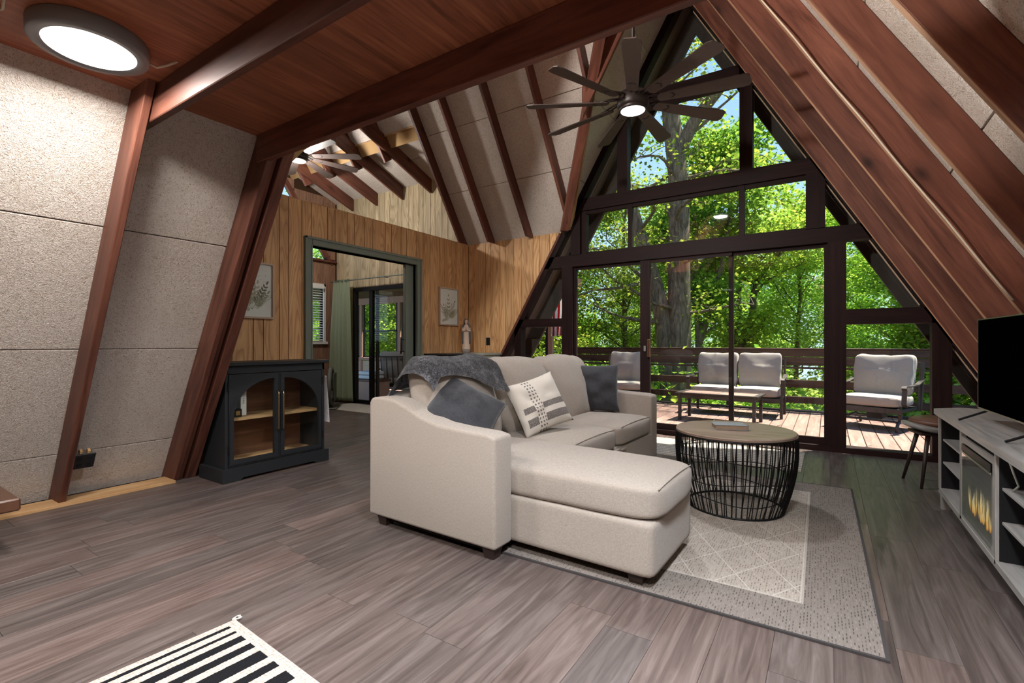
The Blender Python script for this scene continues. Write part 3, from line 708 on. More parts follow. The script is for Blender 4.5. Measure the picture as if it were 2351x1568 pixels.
# outer overhang: soffit boards and barge rafters
roof = struct(bpy.data.objects.new('roof_overhang', None)); C.objects.link(roof)
for k in range(4):
    y = 6.02 + k * .085
    plank('soffit_board', ptl(-.2, y, -.01), ptl(ZC - .01, y, -.01), (0, 1, 0), .082, .02, 'soffit', roof, [ridge_clip], .003)
    plank('soffit_board', ptr(-.2, y, -.01), ptr(ZC - .01, y, -.01), (0, 1, 0), .082, .02, 'soffit', roof, [ridge_clip2], .003)
for p, cl, dp in ((ptl, ridge_clip, .22), (ptr, ridge_clip2, .22)): plank('barge_rafter', p(-.3, 6.34, -dp / 2), p(ZC + .3, 6.34, -dp / 2), (0, 1, 0), .05, dp, 'fascia', roof, [cl], .004)
# far room sliding door
fd = struct(bpy.data.objects.new('door_4', None)); C.objects.link(fd)
for x0, z0, x1, z1, y in ((SX0, 0, SX0 + .05, SZ, 0), (SX1 - .06, 0, SX1, SZ, 0), (SX0, SZ - .07, SX1, SZ, 0), (SX0, 0, SX1, .06, 0), (-6.96, .05, -6.87, SZ, .02), (-6.83, .05, -6.79, SZ, .06)):
    box('frame', (x0, YG + y, z0), (x1, YG + y + .06, z1), 'black_metal', fd, .004)
for a, b in ((SX0 + .05, -6.9), (-6.85, SX1 - .06)): box('pane', (a, YG + .05, .06), (b, YG + .055, SZ - .07), 'glass', fd, 0)
tube('handle', [(-6.86, YG - .01, .85), (-6.84, YG - .04, .9), (-6.84, YG - .04, 1.1), (-6.86, YG - .01, 1.15)], .012, 'black_metal', fd)
# ================================================================== LAMPS
def globe(parent, r, power, z, col=(1, .95, .89)):
    l = bpy.data.lights.new('lamp', 'POINT'); l.shadow_soft_size = r; l.energy = power; l.color = col
    o = bpy.data.objects.new('lamp_light', l); C.objects.link(o); o.parent = parent; o.location = (0, 0, z); return o
def area(parent, size, power, z, col=(1, .95, .90), rot=(0, 0, 0)):
    l = bpy.data.lights.new('lamp', 'AREA'); l.shape = 'DISK'; l.size = size; l.energy = power; l.color = col
    o = bpy.data.objects.new('lamp_light', l); C.objects.link(o); o.parent = parent; o.location = (0, 0, z); o.rotation_euler = rot; return o
def disc_light(loc, label, power=DISCFILL, col=(1, .95, .90), baffle=True):
    t = thing('ceiling_light', label, 'ceiling light', loc)
    lathe('housing', [(0, 0), (.205, 0), (.21, -.006), (.21, -.060), (.205, -.066), (.165, -.066), (.163, -.060), (0, -.058)], 'lamp_shell', t, 48)
    lathe('diffuser', [(0, -.063), (.162, -.063), (.162, -.059)], 'lamp_glow', t, 48)
    if baffle: lathe('baffle', [(.166, -.060), (.205, -.060), (.205, -.128), (.200, -.130), (.168, -.130), (.166, -.128)], 'lamp_shell', t, 48)  # deep rim keeps the added discs out of the window reflections
    area(t, .30, power, -.072, col); return t
d0 = disc_light((-2.73, .76, 2.462), 'round flush ceiling disc light with a dark rim near the textured left slope', 36, baffle=False)
tube('power_cable', [(.02, .19, -.02), (.03, .24, -.035), (.06, .27, -.02), (.10, .30, .0)], .006, 'cream_cable', d0)
disc_light((-.10, -.35, 2.462), 'round fill disc light added behind the camera under the loft', DISCFILL * 1.3)  # out-of-view disc added as fill for the room and right slope
disc_light((-.10, 1.10, 2.462), 'round fill disc light added under the loft close to the right slope', DISCFILL * 2.2, (.86, .93, 1))  # cool disc added to lift the right-hand floor and stand
disc_light((-1.9, -.2, 2.462), 'round fill disc light added under the loft level with the camera', DISCFILL * .7)  # unseen disc added to lighten the left slope panels
tag(tube('white_cable', [(-3.02, .42, 2.455), (-2.8, .50, 2.458), (-2.5, .46, 2.458)], .006, 'cream_cable'), 'thin white cable running under the plywood at the top left corner', 'cable')

pl = thing('loft_fill_lamp', 'small fill lamp with a white shade added out of view on the loft floor', 'lamp', (-2.3, .9, 3.22))  # lamp added on the unseen loft to brighten the upper ceilings
lathe('shade', [(0, -.32), (.05, -.31), (.09, -.27), (.09, -.25), (0, -.25)], 'lamp_glow', pl, 24); lathe('lamp_base', [(0, -.67), (.10, -.67), (.10, -.65), (.02, -.62), (.015, -.30), (0, -.30)], 'black_metal', pl)
globe(pl, .10, LOFTFILL, -.12)
def ceiling_fan(loc, top, label, rot0, power, nb=9, rad=.90, near=True):
    t = thing('ceiling_fan', label, 'ceiling fan', loc)
    tube('downrod', [(0, 0, .12), (0, 0, top - loc[2])], .016, 'fan_bronze', t, 10)
    lathe('canopy', [(.0, top - loc[2]), (.07, top - loc[2]), (.06, top - loc[2] - .06), (.02, top - loc[2] - .09)], 'fan_bronze', t)
    lathe('motor', [(.0, .16), (.03, .16), (.05, .12), (.11, .10), (.13, .06), (.13, .0), (.115, -.03), (.0, -.03)], 'fan_bronze', t, 32)
    lathe('light_ring', [(.115, -.02), (.118, -.045), (.108, -.052), (.10, -.045)], 'fan_bronze', t, 32)
    lathe('light_lens', [(0, -.056), (.06, -.054), (.10, -.046)], 'lamp_glow', t, 32)
    # one blade and its iron, then copies
    L0, L1 = .20, rad
    pts = [(L0 + .02, -.045), (L0, -.02), (L0, .02), (L0 + .02, .045), (L1 - .06, .078), (L1 - .015, .07), (L1, .04), (L1 - .02, -.045), (L1 - .06, -.062)]
    bl = prism('blade', pts, [], (0, 0, 0), (1, 0, 0), (0, 1, 0), .008, 'fan_blade', t)
    bm = bmesh.new()
    for s in (-1, 1): tubebm(bm, [(.10, s * .018, .035), (.17, s * .026, .03), (.32, s * .026, .004)], .008, 6)
    tubebm(bm, [(.32, -.026, .004), (.335, 0, .004), (.32, .026, .004)], .008, 6)
    iron = link('blade_iron', frombm(bm), 'fan_bronze', bl, smooth=True)
    for k in range(nb):
        if k == 0: b, i2 = bl, iron
        else:
            b = bl.copy(); C.objects.link(b); i2 = iron.copy(); C.objects.link(i2); i2.parent = b
        b.rotation_euler = (R(12), 0, 0); b.rotation_mode = 'XYZ'
        b.matrix_local = Matrix.Rotation(rot0 + k * 2 * math.pi / nb, 4, 'Z') @ Matrix.Translation((0, 0, .02)) @ Matrix.Rotation(R(-13), 4, 'X')
    area(t, .19, power, -.062, (.93, .96, 1)) if near else globe(t, .09, power, -.34); return t
ceiling_fan((-1.37, 3.944, 3.10), ZC - .05, 'large nine-bladed dark ceiling fan hanging in front of the triangular window wall', R(8), FANLAMP)
ceiling_fan((-6.25, 4.03, 3.72), 5.3, 'dark ceiling fan with a lit lamp in the far room above the doorway wall', R(-6), FANLAMP * 2.5, rad=.88, near=False)

# ================================================================== FURNITURE
def softprism(name, poly, o, ux, uy, t, mat, parent, bev=.02, seg=3):
    ob = prism(name, poly, [], o, ux, uy, t, mat, parent); me = ob.data; bm = bmesh.new(); bm.from_mesh(me)
    bmesh.ops.remove_doubles(bm, verts=bm.verts[:], dist=1e-5); bmesh.ops.dissolve_limit(bm, angle_limit=R(1), verts=bm.verts[:], edges=bm.edges[:])
    es = [e for e in bm.edges if len(e.link_faces) == 2 and e.calc_face_angle() > R(30)]
    bmesh.ops.bevel(bm, geom=es, offset=bev, segments=seg, affect='EDGES', profile=.5); bm.to_mesh(me); bm.free()
    me.polygons.foreach_set('use_smooth', [True] * len(me.polygons)); return ob
# --- sofa (local: x towards the television, y along its length) ----
sofa = thing('sofa', 'light beige sectional sofa with chaise facing the television, a dark throw on its near corner', 'sofa', (-1.385, 1.955, 0), R(-1.6))
prof = [(-.96, .06), (0, .06), (0, .625), (-.06, .638), (-.25, .645), (-.40, .657), (-.52, .685), (-.64, .735), (-.74, .768), (-.86, .776), (-.94, .770), (-.96, .74)]
softprism('arm', prof, (0, .155, 0), (1, 0, 0), (0, 0, 1), .155, 'sofa_fabric', sofa, .018)
softprism('arm', prof, (0, 2.50, 0), (1, 0, 0), (0, 0, 1), .155, 'sofa_fabric', sofa, .018)
softbox('back', (-.97, .15, .06), (-.80, 2.35, .80), 'sofa_fabric', sofa, 14, n=12, wr=0)
softbox('base', (-.82, .15, .058), (-.015, 2.35, .305), 'sofa_fabric', sofa, 22, n=10, wr=0)
softbox('chaise_base', (-.10, .158, .058), (.745, .80, .305), 'sofa_fabric', sofa, 22, n=12, wr=0)
box('pull_out_front', (-.015, .83, .075), (.0, 2.33, .29), 'sofa_fabric', sofa, .008)
box('pull_tab', (.0, 1.62, .265), (.015, 1.72, .285), 'sofa_fabric', sofa, .006)
softbox('seat_cushion', (-.80, .160, .300), (.765, .812, .462), 'sofa_fabric', sofa, 9, (.012, .006, .022), n=24, wr=.004, seed=1)
softbox('seat_cushion', (-.80, .815, .300), (.012, 1.575, .455), 'sofa_fabric', sofa, 9, (.012, .004, .025), n=20, wr=.005, seed=2)
softbox('seat_cushion', (-.80, 1.578, .300), (.012, 2.34, .455), 'sofa_fabric', sofa, 9, (.012, .004, .025), n=20, wr=.005, seed=3)
def backfn(q, u):
    z = q.z; q.x += -.16 * (z / .27) * .5                          # lean back
    q.x += .022 * (1 - abs(u.y)) * math.copysign(1, u.x)
    q.z += .018 * (abs(u.y) ** 3) * (1 if u.z > .5 else 0)
    return q
for k, (a, b) in enumerate(((.175, .835), (.84, 1.585), (1.59, 2.335))):
    softbox('back_cushion', (-.80, a, .43), (-.57, b, .975), 'sofa_fabric', sofa, 5, (.045, .01, .016), n=24, wr=.010, seed=5 + k, fn=backfn)
for x, y in ((-.90, .03), (-.09, .03), (.62, .20), (.62, .70), (-.90, 2.40), (-.09, 2.40)):
    bm = bmesh.new(); bmesh.ops.create_cone(bm, cap_ends=True, segments=4, radius1=.040, radius2=.055, depth=.062, matrix=Matrix.Translation((x + .03, y + .03, .031)) @ Matrix.Rotation(R(45), 4, 'Z'))
    link('foot', frombm(bm), 'stool_leg', sofa)
box('plinth', (-.88, .06, .022), (-.05, .12, .062), 'black_inside', sofa, .002)
# seams on the cushions: thin piping along the front edges
for y0, y1, xf in ((.17, .80, .762), (.825, 1.565, .012), (1.59, 2.33, .012)):
    tube('piping', [(xf - .012, y0 + .05 + (y1 - y0 - .10) * i / 12, .446 + .010 * math.sin(math.pi * i / 12)) for i in range(13)], .0035, 'sofa_fabric', sofa, 6)
def put_pillow(name, loc, normal, roll, sx, sy, t, mat, label, grp=None, seed=0):
    o = pillow(name, sx, sy, t, mat, seed=seed); n = Vector(normal).normalized()
    up = Vector((0, 0, 1)); x = up.cross(-n).normalized() if abs(n.z) < .99 else Vector((1, 0, 0))
    # local -Y faces the normal
    y = -n; x = y.cross(up).normalized(); z = x.cross(y)
    o.matrix_world = Matrix.Translation(loc) @ Matrix((x, y, z)).transposed().to_4x4() @ Matrix.Rotation(roll, 4, 'Y')
    tag(o, label, 'cushion', grp); return o
put_pillow('throw_pillow', (-1.85, 2.28, .675), (.64, -.40, .62), R(36), .44, .44, .17, 'dark_fabric', 'dark grey square cushion slumped in the near corner of the sofa under the blanket', seed=1)
put_pillow('throw_pillow', (-1.735, 3.0, .665), (.80, -.42, .42), R(-14), .44, .40, .15, 'woven_cushion', 'cream woven cushion with grey stripes in the middle of the sofa', seed=2)
put_pillow('throw_pillow', (-1.80, 4.13, .69), (.42, -.88, .22), R(0), .45, .44, .15, 'dark_fabric', 'dark grey square cushion standing against the far arm of the sofa', seed=3)
# --- blanket ---
def blanket():
    bm = bmesh.new(); nu, nv = 46, 40; G = []
    path = [(-.500, .775), (-.545, .85), (-.585, .93), (-.625, .975), (-.70, 1.008), (-.79, 1.0), (-.845, .965), (-.885, .90), (-.915, .84), (-.95, .815), (-.995, .79), (-1.01, .72)]
    cum = [0]
    for a, b in zip(path, path[1:]): cum.append(cum[-1] + math.hypot(a[0] - b[0], a[1] - b[1]))
    def at(s):
        s = max(0, min(cum[-1] - 1e-6, s))
        for i in range(len(path) - 1):
            if s <= cum[i + 1]: f = (s - cum[i]) / (cum[i + 1] - cum[i]); return (path[i][0] + f * (path[i + 1][0] - path[i][0]), path[i][1] + f * (path[i + 1][1] - path[i][1]))
    for i in range(nu + 1):
        row = []
        for j in range(nv + 1):
            v = j / nv; s0 = .02 + .09 * (1 - v) + .05 * math.sin(v * 5); s1 = cum[-1] - .02 - .22 * v
            s = s0 + (s1 - s0) * i / nu; x, z = at(s); y = .13 + .70 * v - .06 * (i / nu) * (1 - v)
            n = mnoise.noise(Vector((s * 5, v * 4, 3))) * .018 + mnoise.noise(Vector((s * 30, v * 30, 1))) * .004
            if y < .19: z -= (.19 - y) * 1.2; 
            if v > .93: z -= (v - .93) * .25
            row.append(bm.verts.new((x + .012 + n * .6, y, z + .012 + n)))
        G.append(row)
    for i in range(nu):
        for j in range(nv): bm.faces.new((G[i][j], G[i + 1][j], G[i + 1][j + 1], G[i][j + 1]))
    r = bmesh.ops.solidify(bm, geom=bm.faces[:], thickness=.014)
    bmesh.ops.recalc_face_normals(bm, faces=bm.faces[:])
    return frombm(bm, 'throw_blanket')
bk = link('throw_blanket', blanket(), 'wool', smooth=True); bk.location = (-1.385, 1.955, 0); bk.rotation_euler = (0, 0, R(-1.6))
tag(bk, 'charcoal wool throw blanket draped over the near back cushion of the sofa', 'blanket')

# --- coffee table ---
ct = thing('coffee_table', 'round wooden coffee table on a black wire drum base', 'coffee table', (-.525, 3.53, .008))
TH = .515
lathe('table_top', [(0, TH), (.366, TH), (.372, TH - .006), (.372, TH - .018), (0, TH - .018)], 'table_top', ct, 56, smooth=False)
uvbox(ct.children[0].data)
def drum(z, o=0): f = z / TH; return .292 + .078 * math.sin(min(1, f * 1.05 + .0) * math.pi / 2) ** .9 + .010 * math.sin(f * math.pi) + o
tube('rim_ring', [((.366) * math.cos(a), .366 * math.sin(a), TH - .026) for a in np.linspace(0, 2 * math.pi, 49)[:-1]], .007, 'black_metal', ct, 6, True)
tube('base_ring', [(drum(.006) * math.cos(a), drum(.006) * math.sin(a), .007) for a in np.linspace(0, 2 * math.pi, 49)[:-1]], .007, 'black_metal', ct, 6, True)
for z in (.36, .22, .10): tube('hoop', [(drum(z, -.006) * math.cos(a), drum(z, -.006) * math.sin(a), z + .014 * math.sin(3 * a + z * 20)) for a in np.linspace(0, 2 * math.pi, 49)[:-1]], .003, 'black_metal', ct, 5, True)
bm = bmesh.new(); tubebm(bm, [(drum(z), .0, z) for z in np.linspace(.007, TH - .026, 9)], .0033, 5); rod = frombm(bm)
bm = bmesh.new(); tubebm(bm, [(drum(z, -.012) * math.cos(.10 * (z / TH - .5)), drum(z, -.012) * math.sin(.10 * (z / TH - .5)), z) for z in np.linspace(.007, TH - .026, 9)], .0033, 5); rod2 = frombm(bm)
for k in range(68):
    o = link('rod', rod, 'black_metal', ct); o.rotation_euler = (0, 0, 2 * math.pi * k / 68 + rnd.uniform(-.012, .012))
for k in range(40):
    o = link('rod', rod2, 'black_metal', ct); o.rotation_euler = (0, 0, 2 * math.pi * k / 40 + rnd.uniform(-.02, .02))
bk2 = thing('book', 'small hardback book lying on the round coffee table', 'book', (-.555, 3.52, TH + .009), R(22))
box('pages', (-.098, -.066, .004), (.10, .066, .030), 'pages', bk2, .001); 
box('cover', (-.105, -.07, .030), (.105, .07, .034), 'book_cover', bk2, .001); box('cover', (-.105, -.07, .0), (.105, .07, .004), 'book_cover', bk2, .001); box('spine', (.100, -.07, .0), (.105, .07, .034), 'book_cover', bk2, .001)
# --- rugs ---
def rug(name, label, lo, hi, mat, rz=0, swap=False, th=.008, thick_edge=None):
    me = bpy.data.meshes.new(name); x, y = hi[0] - lo[0], hi[1] - lo[1]
    V = [(0, 0, 0), (x, 0, 0), (x, y, 0), (0, y, 0), (0, 0, th), (x, 0, th), (x, y, th), (0, y, th)]
    me.from_pydata(V, [], [(4, 5, 6, 7), (0, 3, 2, 1), (0, 1, 5, 4), (1, 2, 6, 5), (2, 3, 7, 6), (3, 0, 4, 7)]); uv = me.uv_layers.new(name='UVMap')
    for p in me.polygons:
        for li in p.loop_indices:
            c = me.vertices[me.loops[li].vertex_index].co; uv.data[li].uv = (c.y, c.x) if swap else (c.x, c.y)
    o = link(name, me, mat); o.location = (*lo, .001); o.rotation_euler = (0, 0, rz); tag(o, label, 'rug'); return o
rug('area_rug', 'large grey beige woven rug with pale diamond lines under the coffee table', (-1.44, 2.075), (.18, 4.395), 'rug_weave', R(.6), True)
loop_rug('loop_black', [(.030, .049), (.082, .099), (.130, .170), (.203, .241), (.275, .335), (.37, .41), (.45, .51)], (.66, .57, .49), (.012, .012, .014))
r2 = rug('striped_mat', 'small cream looped rug with black stripes in the front left corner', (0, 0), (.7, 1.2), 'loop_black', 0, True, .010)
r2.location = (-1.955, .989, .001)
# local frame: u runs from the far edge towards the camera (-y), v along +x
me = r2.data
for v in me.vertices: v.co.y = -v.co.y
me.flip_normals()
r2.rotation_euler = (0, 0, R(-3.5))
bm = bmesh.new()
for k in range(3):
    c = Vector((-.006 + .004 * k, .006 + .003 * k, .008)); tubebm(bm, [c + Vector((.012 * math.cos(a + k) , .012 * math.sin(a + k), .003 * k)) for a in np.linspace(0, 5.2, 10)], .0022, 5)
link('tassel', frombm(bm), 'white_paint', r2)
loop_rug('loop_grey', [(i * .075 + .02, i * .075 + .045) for i in range(22)], (.60, .53, .45), (.22, .20, .19), 60)
rug('door_rug', 'pale striped flatweave rug lying along the sliding glass door', (-1.78, 4.78), (-.19, 5.62), 'loop_grey', 0, False, .006)
loop_rug('loop_far', [(i * .11 + .03, i * .11 + .05) for i in range(8)], (.66, .62, .56), (.32, .30, .29), 60)
rug('far_rug', 'cream striped rug on the floor before the far room sliding door', (-7.3, 5.06), (-5.8, 5.74), 'loop_far', 0, True, .006)

# --- arched display cabinet (front faces +x) ---
cab = thing('display_cabinet', 'charcoal display cabinet with two arched glass doors beside the timber post', 'cabinet', (-3.955, 2.37, 0))
HW, DP, HT = .445, .36, .945
box('top', (-DP - .02, -HW - .035, HT - .028), (.03, HW + .035, HT), 'cabinet_paint', cab, .005)
for s in (-1, 1): box('side_panel', (-DP, s * HW, .10), (0, s * (HW - .022), HT - .028), 'cabinet_paint', cab, .002)
box('back_panel', (-DP, -HW + .02, .10), (-DP + .012, HW - .02, HT - .03), 'cabinet_back', cab, .001)
box('bottom_shelf', (-DP + .012, -HW + .022, .105), (-.03, HW - .022, .125), 'raw_pine', cab, .001)
box('shelf', (-DP + .012, -HW + .022, .47), (-.05, HW - .022, .492), 'raw_pine', cab, .001)
box('top_rail', (-.03, -HW, .855), (0, HW, HT - .028), 'cabinet_paint', cab, .002)
prism('plinth', [(-HW - .03, 0), (-HW + .10, 0), (-HW + .13, .022), (HW - .13, .022), (HW - .10, 0), (HW + .03, 0), (HW + .03, .11), (-HW - .03, .11)], [], (-.002, 0, 0), (0, 1, 0), (0, 0, 1), .028, 'cabinet_paint', cab)
for s in (-1, 1): box('plinth_side', (-DP, s * (HW + .03), 0), (.0, s * HW, .11), 'cabinet_paint', cab, .004)
for s in (-1, 1):
    w = HW - .028
    # outline in (y,z), hinged at the outside, arch rising to the middle
    o = [(s * .0015, .115), (s * w, .115), (s * w, .850), (s * .0015, .850)]
    inn = [(s * .045, .165), (s * (w - .035), .165)]
    for k in range(0, 15):
        a = k / 14 * math.pi / 2; inn.append((s * (.045 + (w - .08) * math.cos(a)), .50 + .305 * math.sin(a)))
    d = prism('door', o, [inn], (-.022, 0, 0), (0, 1, 0), (0, 0, 1), .022, 'cabinet_paint', cab)
    rim = [Vector((.003, y, z)) for y, z in inn]
    out = [(s * .012, .13), (s * (w - .006), .13)] + [(s * (.012 + (w - .018) * math.cos(k / 14 * math.pi / 2)), .50 + .338 * math.sin(k / 14 * math.pi / 2)) for k in range(15)]
    prism('arch_moulding', out, [inn], (0, 0, 0), (0, 1, 0), (0, 0, 1), .007, 'cabinet_paint', d)
    prism('pane', inn, [], (-.012, 0, 0), (0, 1, 0), (0, 0, 1), .003, 'glass', d)
    tube('handle', [(.007, s * .022, .36), (.030, s * .022, .365), (.034, s * .022, .39), (.034, s * .022, .66), (.030, s * .022, .685), (.007, s * .022, .69)], .0055, 'brass', d)
    for z in (.22, .72): box('hinge', (.0, s * w, z), (.006, s * (w + .012), z + .07), 'black_metal', d, .002)
bk3 = thing('white_binder', 'tall white binder standing on the shelf of the arched cabinet', 'binder', (-4.13, 2.155, .492))
box('spine', (-.002, -.024, 0), (.01, .024, .275), 'print_paper', bk3, .002); box('boards', (-.15, -.024, 0), (-.002, .024, .275), 'white_paint', bk3, .002)
for k in range(6): box('letter', (.0102, -.006, .10 + .018 * k), (.0108, .006, .110 + .018 * k), 'ink_light', bk3, 0)
bx = thing('small_box', 'small black box with an amber picture on the cabinet shelf', 'box', (-4.10, 2.045, .492)); box('body', (-.05, -.065, 0), (.04, .065, .065), 'black_plastic', bx, .003); box('picture', (.0402, .015, .015), (.0412, .05, .05), 'amber_print', bx, 0)
bx = thing('small_clock', 'small pale blue display clock on top of the black box in the cabinet', 'clock', (-4.11, 2.03, .557)); box('body', (-.03, -.05, .0), (.02, .05, .02), 'blue_print', bx, .003); box('face', (-.01, -.05, .02), (.0, .055, .105), 'print_paper', bx, .002); 
for y in (-.03, -.01, .012): box('digit', (.0002, y, .05), (.001, y + .008, .078), 'blue_print', bx, 0)
# white cloth over the far side of the cabinet
def cloth(name, w, h, mat, fold=5, amp=.02, flare=.2, n=40, thick=.006, seed=0, topw=1.0):
    bm = bmesh.new(); G = []
    for j in range(n + 1):
        v = j / n; row = []
        for i in range(n * 2 + 1):
            u = i / (n * 2) - .5; ww = w * (topw + (1 - topw) * min(1, v * 1.6) + flare * v)
            a = amp * (.35 + .65 * min(1, v * 2)); y = a * math.sin(u * fold * 2 * math.pi + .6 * math.sin(v * 2 + seed)) + a * .4 * math.sin(u * fold * 4.4 + 1 + v)
            row.append(bm.verts.new((u * ww, y, -v * h + .006 * math.sin(u * 20))))
        G.append(row)
    for j in range(n):
        for i in range(n * 2): bm.faces.new((G[j][i], G[j][i + 1], G[j + 1][i + 1], G[j + 1][i]))
    bmesh.ops.solidify(bm, geom=bm.faces[:], thickness=thick); bmesh.ops.recalc_face_normals(bm, faces=bm.faces[:]); return frombm(bm, name)
wc = link('white_towel', cloth('white_towel', .20, .44, 'white_cloth', 2, .022, .25, 20), 'white_cloth', smooth=True); wc.location = (-4.10, 2.875, .79); wc.rotation_euler = (0, 0, R(0)); tag(wc, 'white ribbed towel hanging at the doorway end of the arched cabinet', 'towel')
box('hook_rail', (-.11, -.050, -.012), (.11, -.030, .012), 'black_metal', wc, .003)
# --- sideboard, black cabinet, statue ---
sb = thing('sideboard', 'grey green painted sideboard in the corner behind the sofa', 'sideboard', (-4.33, 5.60, 0))
box('top', (-.31, -.22, .93), (.33, .23, .96), 'credenza', sb, .004); box('body', (-.29, -.20, .04), (.31, .22, .93), 'credenza', sb, .003)
for x in (-.28, .02): box('drawer', (x, -.215, .74), (x + .285, -.20, .89), 'credenza', sb, .004)
for x in (-.28, .02): d = box('door', (x, -.215, .08), (x + .285, -.20, .72), 'credenza', sb, .004); tube('knob', [(x + .14, -.215, .66), (x + .14, -.235, .66)], .01, 'black_metal', d)
sb2 = thing('black_cabinet', 'low black cabinet against the board wall beside the doorway', 'cabinet', (-4.42, 5.10, 0))
box('top', (-.21, -.25, .935), (.21, .25, .958), 'black_plastic', sb2, .004); box('body', (-.20, -.24, .0), (.20, .24, .935), 'black_inside', sb2, .003); box('door', (.20, -.23, .06), (.212, .23, .90), 'black_plastic', sb2, .003)
st = thing('statue', 'painted statuette of a veiled woman in a blue mantle on the sideboard', 'statue', (-4.50, 5.62, .96), R(38))
lathe('base', [(0, 0), (.062, 0), (.066, .02), (.058, .045), (.04, .055), (0, .055)], 'stone_base', st, 20)
def robe(prof, mat, name, a0=0, a1=2 * math.pi, fold=9, amp=.05, sy=.75):
    bm = bmesh.new(); seg = 48; G = []
    for r, z in prof: G.append([bm.verts.new((r * (1 + amp * math.sin(fold * (a0 + (a1 - a0) * k / seg) + z * 9)) * math.cos(a0 + (a1 - a0) * k / seg), sy * r * (1 + amp * math.sin(fold * (a0 + (a1 - a0) * k / seg) + z * 9)) * math.sin(a0 + (a1 - a0) * k / seg), z)) for k in range(seg + 1)])
    for A, B in zip(G, G[1:]):
        for k in range(seg): bm.faces.new((A[k], A[k + 1], B[k + 1], B[k]))
    if a1 - a0 < 6: bmesh.ops.solidify(bm, geom=bm.faces[:], thickness=.006)
    return link(name, frombm(bm), mat, st, smooth=True)
robe([(.055, .045), (.058, .08), (.050, .16), (.046, .24), (.050, .30), (.054, .345), (.048, .385), (.025, .41), (.016, .425)], 'robe_cream', 'robe', amp=.07)
robe([(.062, .13), (.066, .20), (.066, .28), (.068, .34), (.060, .39), (.040, .425), (.038, .46), (.034, .485), (.018, .502), (.004, .506)], 'mantle_blue', 'mantle', R(-45), R(225), 7, .04)
lathe('head', [(0, .415), (.014, .42), (.022, .44), (.026, .46), (.022, .482), (.010, .495), (0, .497)], 'skin_paint', st, 16, cen=(0, -.006, 0), sy=1.1); lathe('hair', [(.0, .44), (.027, .44), (.030, .47), (.024, .494), (0, .503)], 'hair_brown', st, 16, cen=(0, .004, 0))
lathe('nose', [(0, .452), (.004, .454), (.0, .468)], 'skin_paint', st, 8, cen=(0, -.034, 0))
for s in (-1, 1): tube('sleeve', [(s * .046, -.01, .37), (s * .05, -.03, .32), (s * .012, -.055, .335)], [.017, .020, .013], 'robe_cream', st)
tube('hands', [(0, -.056, .325), (0, -.064, .375)], [.011, .004], 'skin_paint', st)
# --- framed prints ---
def leaf_shape(cx, cy, a, L, w, n=6):
    c, s = math.cos(a), math.sin(a); P = []
    for k in range(n + 1): t = k / n; P.append((t * L, w * math.sin(math.pi * t ** .8)))
    for k in range(n - 1, 0, -1): t = k / n; P.append((t * L, -w * math.sin(math.pi * t ** .8)))
    return [(cx + x * c - y * s, cy + x * s + y * c) for x, y in P]
def picture(yc, zc, w, h, label, seed, fm='frame_wood'):
    t = thing('framed_print', label, 'picture', (XW + .002, yc, zc - h / 2)); f = .018
    prism('frame', [(-w / 2, 0), (w / 2, 0), (w / 2, h), (-w / 2, h)], [[(-w / 2 + f, f), (w / 2 - f, f), (w / 2 - f, h - f), (-w / 2 + f, h - f)]], (.0, 0, 0), (0, 1, 0), (0, 0, 1), .028, fm, t)
    pp = box('paper', (.004, -w / 2 + f, f), (.010, w / 2 - f, h - f), 'print_paper', t, 0)
    r = random.Random(seed); B = {'ink_light': bmesh.new(), 'ink_mid': bmesh.new(), 'ink_dark': bmesh.new()}; zz = .0105
    def add(poly, m):
        b = B[m]; vs = [b.verts.new((zz + r.random() * .0006, x, y)) for x, y in poly]
        try: b.faces.new(vs)
        except ValueError: pass
    base = (r.uniform(-.02, .02), h * .16)
    for k in range(9):      # stems fanning out, each with paired leaves
        a = math.pi / 2 + (k - 4) * .24 + r.uniform(-.05, .05); L = h * r.uniform(.38, .66) * (1 - .07 * abs(k - 4)); m = ('ink_light', 'ink_mid', 'ink_dark', 'ink_light', 'ink_mid')[k % 5]
        n = r.choice((6, 8, 14)); fine = n == 14
        for j in range(2, n):
            t2 = j / n; x = base[0] + math.cos(a) * L * t2; y = base[1] + math.sin(a) * L * t2; ll = (.045 if fine else .07) * (1.1 - t2 * .6) * w / .43
            for s in (-1, 1): add(leaf_shape(x, y, a + s * (.75 if not fine else .95), ll, .004 if fine else ll * .22), m)
        add(leaf_shape(base[0] + math.cos(a) * L, base[1] + math.sin(a) * L, a, .05, .010), m)
        add([(base[0] - .001, base[1]), (base[0] + .001, base[1]), (base[0] + math.cos(a) * L, base[1] + math.sin(a) * L)], m)
    for k in range(26):
        x, y, q = r.uniform(-w * .36, w * .36), h * r.uniform(.55, .9), .0032
        add([(x + q * math.cos(i), y + q * math.sin(i)) for i in range(6)], r.choice(list(B)))
    for k in range(5): add(leaf_shape(base[0] - .02 - .022 * k, base[1] - .01 + .01 * (k % 2), 2.6 + .3 * k, .045, .020), 'ink_light')
    for m, b in B.items(): o = link('printed_leaves', frombm(b), m, pp); stuff(o)
    box('glazing', (.016, -w / 2 + f, f), (.017, w / 2 - f, h - f), 'glass', t, 0)
picture(2.50, 1.615, .44, .55, 'framed botanical print partly behind the leaning timber post', 5)
picture(5.385, 1.635, .43, .55, 'framed botanical print on the board wall right of the doorway', 11)
